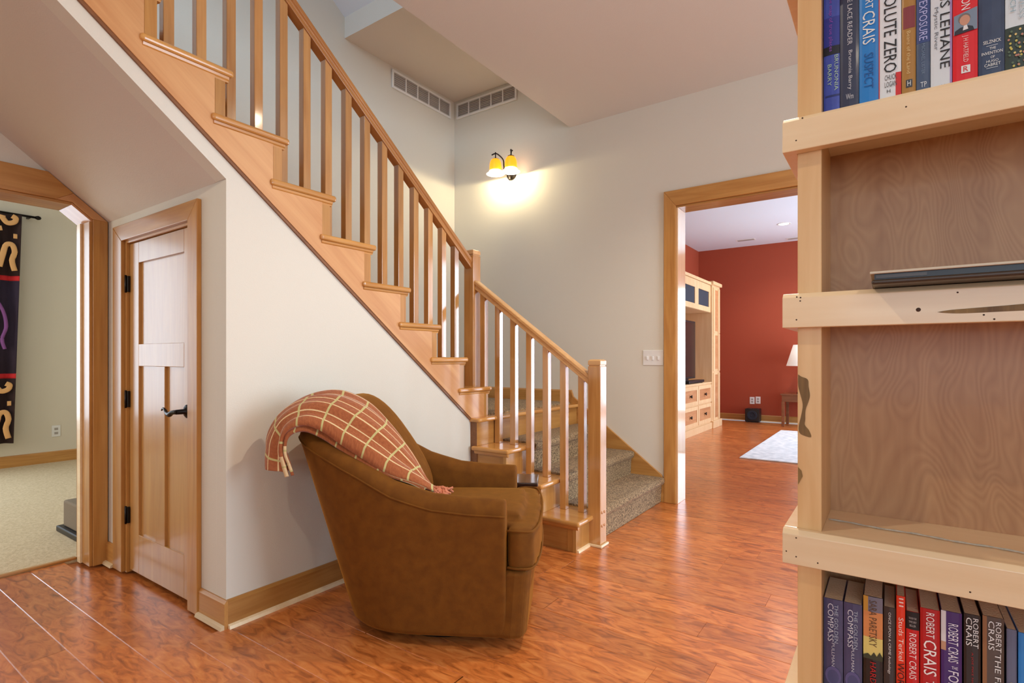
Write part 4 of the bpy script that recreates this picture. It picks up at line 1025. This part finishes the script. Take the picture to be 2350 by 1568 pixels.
book(0.0205, 0.0390, zl, 0.701, RD, 'red paperback with a black top block and white capitals', hard=False, depth=0.11, items=[
    ('band', 0.83, 1.0, 0, 1, (26, 20, 22)), ('t', 'THE NEW YORK', 0.2, 0.8, 0.93, 0.95, (190, 180, 176), 'up'), ('t', 'TIMES BEST', 0.2, 0.8, 0.895, 0.915, (190, 180, 176), 'up'), ('t', 'SELLER', 0.25, 0.75, 0.86, 0.88, (190, 180, 176), 'up'),
    ('t', 'ROBERT CRAIS', 0.24, 0.78, 0.36, 0.796, (250, 226, 222))])
book(0.0395, 0.0665, zl, 0.7115, (186, 20, 28), 'thick crimson paperback with very large white capitals', hard=False, depth=0.11, items=[
    ('t', 'ROBERT', 0.30, 0.72, 0.746, 0.97, (246, 236, 232)), ('t', 'CRAIS', 0.18, 0.82, 0.414, 0.725, (250, 244, 240)), ('t', 'TAKEN', 0.3, 0.7, 0.06, 0.37, (246, 236, 232))])
book(0.0670, 0.0945, zl, 0.7145, (66, 40, 108), 'purple paperback with a pale stripe and white condensed capitals', hard=False, depth=0.115, items=[
    ('band', 0.734, 1.0, 0.0, 0.24, (222, 216, 216)), ('band', 0.66, 0.734, 0.0, 0.24, (196, 150, 120)), ('t', 'ROBERT CRAIS', 0.34, 0.82, 0.571, 0.903, (232, 226, 236)), ('t', 'THE', 0.5, 0.8, 0.515, 0.54, (232, 226, 236), 'up'), ('t', 'FORGOTTEN', 0.34, 0.84, 0.03, 0.497, (232, 226, 236))])
book(0.0960, 0.1175, zl, 0.717, (36, 34, 36), 'black paperback with blocky white two line name', hard=False, depth=0.11, items=[
    ('t', 'ROBERT', 0.54, 0.86, 0.73, 0.975, (232, 230, 228)), ('t', 'CRAIS', 0.12, 0.48, 0.74, 0.975, (232, 230, 228)), ('t', 'A JOE PIKE NOVEL', 0.42, 0.56, 0.35, 0.69, (170, 34, 34))])
book(0.1190, 0.1455, zl, 0.720, (84, 72, 66), 'grey brown paperback with blocky white two line name', hard=False, depth=0.11, var=0.25, items=[
    ('band', 0.0, 1.0, 0.0, 0.2, (150, 104, 70)), ('t', 'ROBERT', 0.60, 0.86, 0.729, 0.969, (232, 230, 228)), ('t', 'CRAIS', 0.26, 0.54, 0.735, 0.969, (232, 230, 228)), ('t', 'THE FIRST RULE', 0.56, 0.84, 0.1, 0.715, (232, 230, 228))])
book(0.1475, 0.1600, zl, 0.707, (96, 104, 130), 'slim slate paperback with a candle glow print', hard=False, depth=0.11, items=[
    ('band', 0.0, 0.5, 0, 1, (110, 150, 186)), ('blob', ell(0.5, 0.5, 0.4, 0.05), (226, 190, 120)), ('blob', ell(0.5, 0.34, 0.25, 0.03), (206, 120, 90))])
book(0.1610, 0.1850, zl, 0.705, (38, 132, 206), 'plain bright blue paperback at the end of the low row', hard=False, depth=0.11)

# flat black portfolio with a cream cover lying on the middle shelf
al = thing('portfolio_book', (0.2, 1.13, 1.2475), 'thin flat dark album with cream cover lying on the middle shelf', 'album')
al.rotation_euler = (0, 0, 0)
M['cream'] = plain('cream_card', srgb(206, 194, 172), 0.5); M['umber'] = plain('dark_umber', srgb(62, 48, 36), 0.35)
def slab(nm, m_, x0, x1, y0, y1, z0, z1, par, tilt=0.0):
    o_ = box(nm, m_, (x0, x1, y0, y1, z0, z1), par, 0.001)
    return o_
box('lower_cover', M['umber'], (-0.026, 0.36, 1.040, 1.262, 1.2477, 1.2555), al, 0.0035, 3)
box('inner_pages', M['black'], (-0.022, 0.355, 1.045, 1.258, 1.2556, 1.2645), al)
box('pocket', M['umber'], (-0.02, 0.045, 1.0435, 1.0449, 1.2575, 1.2625), al)
box('upper_cover', M['cream'], (-0.028, 0.36, 1.039, 1.262, 1.2646, 1.2685), al, 0.001)
# beaded cord lying along the shelf
M['cord'] = plain('grey_cord', srgb(176, 166, 150), 0.6, var=0.4, vscale=160)
cpts = []
for i in range(60):
    x = -0.098 + 0.5 * i / 59
    cpts.append((x, 1.196 - 0.055 * (i / 59) + 0.0025 * math.sin(i * 0.5), 0.8212 + 0.0002 * math.sin(i * 1.7)))
tag(tube('cord', M['cord'], cpts, [0.0011 + 0.0009 * abs(math.sin(i * 0.9)) for i in range(60)], None, 6), 'thin beaded grey cord stretched along the empty shelf', 'cord')

# ------------------------------------------------------------------ carpeted den furnishings
M['scroll'] = plain('dark_scroll_ground', srgb(50, 30, 28), 0.9); M['scroll_print'] = plain('tan_scroll', srgb(226, 172, 112), 0.9)
M['plum'] = plain('plum_cloth', srgb(52, 38, 56), 0.9, var=0.2, vscale=20); M['red_band'] = plain('red_ribbon', srgb(206, 36, 40), 0.8); M['violet'] = plain('violet_ribbon', srgb(132, 76, 140), 0.8)
ct_ = thing('curtain', (-7.3, 1.1, 0.27), 'long brown scroll print curtain with plum panel and red bands', 'curtain')
def drape(nm, m_, z0, z1):
    bm = bmesh.new()
    def fn(u, v):
        y = 0.98 + 0.62 * u; zz = z0 + (z1 - z0) * v
        y += (zz - 1.4) * 0.028 * u
        return Vector((-7.29 + 0.035 * math.sin(u * 20) + 0.012 * math.sin(u * 45 + 1), y, zz))
    grid_bm(bm, fn, 90, 4)
    o_ = mk(nm, bm, m_, ct_, smooth=True); o_.modifiers.new('cloth', 'SOLIDIFY').thickness = 0.004
drape('printed_panel', M['scroll'], 1.963, 2.586); drape('red_band', M['red_band'], 1.913, 1.963); drape('plum_panel', M['plum'], 0.973, 1.913); drape('red_band', M['red_band'], 0.924, 0.973); drape('printed_panel', M['scroll'], 0.27, 0.924)
def scroll(pts, dz):
    bm = tube_bm(bmesh.new(), spline([(0, a - 0.045 + dz * 0.028, b + dz) for a, b in pts], 6), 0.024, 8)
    for v in bm.verts: v.co.x = -7.238 + v.co.x * 0.12
    mk('scroll_print', bm, M['scroll_print'], ct_, smooth=True)
for dz in (0.0, -1.685):
    scroll([(1.53, 2.555), (1.53, 2.53), (1.565, 2.485), (1.615, 2.50), (1.63, 2.54), (1.60, 2.56)], dz)
    scroll([(1.50, 2.42), (1.525, 2.425)], dz); scroll([(1.61, 2.36), (1.64, 2.36)], dz)
    scroll([(1.505, 2.04), (1.53, 2.16), (1.555, 2.26), (1.60, 2.27), (1.62, 2.20), (1.60, 2.11), (1.62, 2.01)], dz)
    scroll([(1.40, 2.50), (1.44, 2.34), (1.42, 2.20), (1.45, 2.06)], dz); scroll([(1.28, 2.54), (1.33, 2.42), (1.30, 2.30), (1.34, 2.16), (1.30, 2.02)], dz)
    scroll([(1.18, 2.50), (1.22, 2.38), (1.18, 2.26), (1.22, 2.10)], dz)
tube('violet_ribbon', M['violet'], spline([(-7.235, 1.38, 1.80), (-7.235, 1.48, 1.62), (-7.235, 1.51, 1.45), (-7.235, 1.48, 1.32), (-7.235, 1.50, 1.22)], 6), 0.016, ct_, 6)
rd = thing('curtain_rod', (-7.33, 0.6, 2.6), 'dark curtain rod with finial on the cream wall', 'curtain rod')
tube('rod', M['bronze'], [(-7.325, -1.3, 2.60), (-7.325, 1.76, 2.60)], 0.012, rd)
lathe('finial', M['bronze'], [(0.0, 0.05), (0.016, 0.04), (0.022, 0.02), (0.014, 0.0), (0.0, 0.0)], (-7.325, 1.757, 2.60), rd, 16, 'Y')
box('bracket', M['bronze'], (-7.4, -7.32, 1.70, 1.72, 2.585, 2.60), rd)
M['taupe'] = plain('taupe_cloth', srgb(132, 116, 96), 0.9, bump=0.3, bscale=200)
lb = thing('low_bench', (-4.1, 1.5, 0.008), 'low taupe bench block on a dark plinth behind the opening jamb', 'bench')
box('body', M['taupe'], (-4.385, -3.80, 1.19, 1.95, 0.045, 0.212), lb, 0.012, 3)
box('plinth', M['black'], (-4.43, -3.79, 1.165, 1.97, 0.0085, 0.045), lb, 0.006)

# ------------------------------------------------------------------ terracotta room furnishings
mc = thing('media_cabinet', (-2.67, 8.2, 0), 'pale maple built in media cabinet with drawers and dark mesh doors', 'cabinet')
XF = -2.37
M['mesh'] = plain('dark_speaker_cloth', srgb(46, 50, 62), 0.9)
box('base_body', M['cab_x'], (-2.985, XF, 6.65, 8.93, 0.0, 0.722), mc)
box('counter', M['cab_x'], (-2.985, XF + 0.012, 6.65, 8.93, 0.722, 0.75), mc, 0.004)
for c_ in range(3):
    y1_ = 8.905 - c_ * 0.735; y0_ = y1_ - 0.715
    for z0_, z1_ in ((0.435, 0.712), (0.125, 0.415)):
        fr_ = box('drawer', M['cab_d'], (XF, XF + 0.010, y0_ + 0.05, y1_ - 0.05, z0_ + 0.05, z1_ - 0.05), mc)
        for (a0, a1, b0, b1) in ((y0_, y0_ + 0.06, z0_, z1_), (y1_ - 0.06, y1_, z0_, z1_), (y0_ + .06, y1_ - .06, z0_, z0_ + 0.055), (y0_ + .06, y1_ - .06, z1_ - 0.055, z1_)):
            box('drawer_frame', M['cab_x'], (XF + 0.0005, XF + 0.02, a0, a1, b0, b1), fr_, 0.002)
        lathe('knob', M['bronze'], [(0.008, 0.0), (0.008, 0.012), (0.024, 0.02), (0.024, 0.028), (0.0, 0.032)], (XF + 0.010, (y0_ + y1_) / 2, (z0_ + z1_) / 2), fr_, 12, 'X')
box('plinth', M['cab_x'], (-2.985, XF + 0.025, 6.65, 8.93, 0.0, 0.10), mc, 0.003)
box('upper_body', M['cab_x'], (-2.985, XF - 0.02, 6.65, 8.93, 1.86, 2.30), mc)
box('crown', M['cab_x'], (-2.985, XF + 0.015, 6.65, 8.93, 2.30, 2.345), mc, 0.006)
for c_ in range(3):
    y1_ = 8.915 - c_ * 0.745; y0_ = y1_ - 0.74
    pn = box('mesh_door', M['mesh'], (XF - 0.019, XF - 0.012, y0_ + 0.08, y1_ - 0.08, 1.935, 2.185), mc)
    for (a0, a1, b0, b1) in ((y0_, y0_ + 0.085, 1.862, 2.295), (y1_ - 0.085, y1_, 1.862, 2.295), (y0_ + .085, y1_ - .085, 1.862, 1.94), (y0_ + .085, y1_ - .085, 2.182, 2.295)):
        box('door_frame', M['cab_x'], (XF - 0.0195, XF, a0, a1, b0, b1), pn, 0.002)
box('back', M['cab_d'], (-2.985, -2.965, 6.65, 8.93, 0.75, 1.86), mc)
box('pilaster', M['cab_x'], (-2.985, XF + 0.02, 8.935, 9.40, 0.0, 2.31), mc, 0.003)
for z0_, z1_ in ((0.16, 0.86), (0.95, 1.50), (1.57, 2.24)):
    box('pilaster_panel', M['cab_d'], (XF + 0.0203, XF + 0.0215, 9.07, 9.27, z0_, z1_), mc)
    for a0, a1 in ((8.975, 9.07), (9.27, 9.365)):
        box('pilaster_stile', M['cab_x'], (XF + 0.0203, XF + 0.034, a0, a1, z0_ - .03, z1_ + .03), mc, 0.002)
box('pilaster_cap', M['cab_x'], (-2.985, XF + 0.05, 8.91, 9.44, 2.31, 2.365), mc, 0.006)
box('pilaster_base', M['cab_x'], (-2.985, XF + 0.05, 8.91, 9.44, 0.0, 0.12), mc, 0.006)
tv = thing('television', (-2.75, 8.0, 0.75), 'flat dark television standing inside the media cabinet niche', 'television')
M['screen'] = plain('tv_screen', srgb(40, 32, 30), 0.25)
box('panel', M['black'], (-2.56, -2.505, 6.95, 8.56, 0.815, 1.70), tv, 0.008)
box('screen', M['screen'], (-2.505, -2.502, 6.98, 8.53, 0.845, 1.67), tv)
box('foot', M['black'], (-2.64, -2.50, 7.3, 8.2, 0.7505, 0.815), tv, 0.004)
pb = thing('media_box', (-2.43, 8.2, 0.75), 'slim dark media player on the cabinet counter', 'media player')
box('case', M['black'], (-2.495, -2.385, 7.85, 8.62, 0.758, 0.795), pb, 0.006)
for yy in (7.9, 8.57): box('foot', M['black'], (-2.48, -2.40, yy - .02, yy + .02, 0.7505, 0.758), pb)
sb = thing('subwoofer', (-2.0, 10.25, 0), 'black cube subwoofer on the floor below the outlets', 'speaker')
box('case', M['black'], (-2.115, -1.885, 10.18, 10.385, 0.012, 0.235), sb, 0.008)
lathe('cone', M['mesh'], [(0.0, 0.012), (0.03, -0.004), (0.035, 0.004), (0.07, -0.004), (0.085, -0.006), (0.085, 0.0)], (-2.0, 10.1795, 0.125), sb, 24, 'Y')
for xx in (-2.09, -1.91): box('foot', M['black'], (xx - .012, xx + .012, 10.2, 10.36, 0.0005, 0.012), sb)
tag(box('area_rug', M['rug'], (-1.40, 1.6, 6.45, 9.25, 0.0005, 0.014), None, 0.005), 'large pale blue grey rug on the family room floor', 'rug')
et = thing('end_table', (-1.2, 9.95, 0), 'brown wooden end table against the terracotta wall', 'table')
M['walnut'] = wood('brown_table', srgb(138, 82, 46), srgb(96, 52, 28), 'X', rough=0.3, coat=0.4)
box('table_top', M['walnut'], (-1.495, -0.95, 9.82, 10.36, 0.515, 0.54), et, 0.005)
box('apron', M['walnut'], (-1.475, -0.97, 9.84, 10.34, 0.41, 0.515), et, 0.002)
for xx in (-1.48, -1.01):
    for yy in (9.835, 10.30): box('leg', M['walnut'], (xx, xx + 0.045, yy, yy + 0.045, 0.0, 0.412), et, 0.004)
tl = thing('table_lamp', (-1.2, 10.1, 0.54), 'table lamp with white cone shade on the brown end table', 'lamp')
lathe('lamp_base', M['bronze'], [(0.0, 0.0), (0.085, 0.0), (0.085, 0.015), (0.03, 0.035), (0.055, 0.12), (0.05, 0.22), (0.018, 0.34), (0.014, 0.46), (0.0, 0.46)], (-1.2, 10.1, 0.5405), tl, 24)
M['shade'] = plain('lamp_shade_cloth', srgb(240, 236, 228), 0.8, emit=(1, 0.97, 0.9, 1), estr=0.35)
s_ = lathe('lamp_shade', M['shade'], [(0.245, 0.0), (0.14, 0.35)], (-1.2, 10.1, 1.0), tl, 32); s_.modifiers.new('wall', 'SOLIDIFY').thickness = 0.003
def cvent(x0, x1, y0, y1, label):
    t = thing('ceiling_vent', ((x0 + x1) / 2, (y0 + y1) / 2, ZC), label, 'vent', 'ceiling vents of the terracotta room')
    box('frame', M['plate'], (x0, x1, y0, y1, ZC - 0.006, ZC - 0.0005), t, 0.002)
    for i in range(4):
        yy = y0 + 0.02 + (y1 - y0 - 0.04) * (i + 0.5) / 4
        box('slat', M['grille'], (x0 + 0.02, x1 - 0.02, yy - 0.007, yy + 0.007, ZC - 0.010, ZC - 0.006), t)
cvent(-2.18, -1.88, 9.77, 9.91, 'slim ceiling vent near the media cabinet')
cvent(-1.45, -1.15, 10.1, 10.24, 'slim ceiling vent near the end table wall')
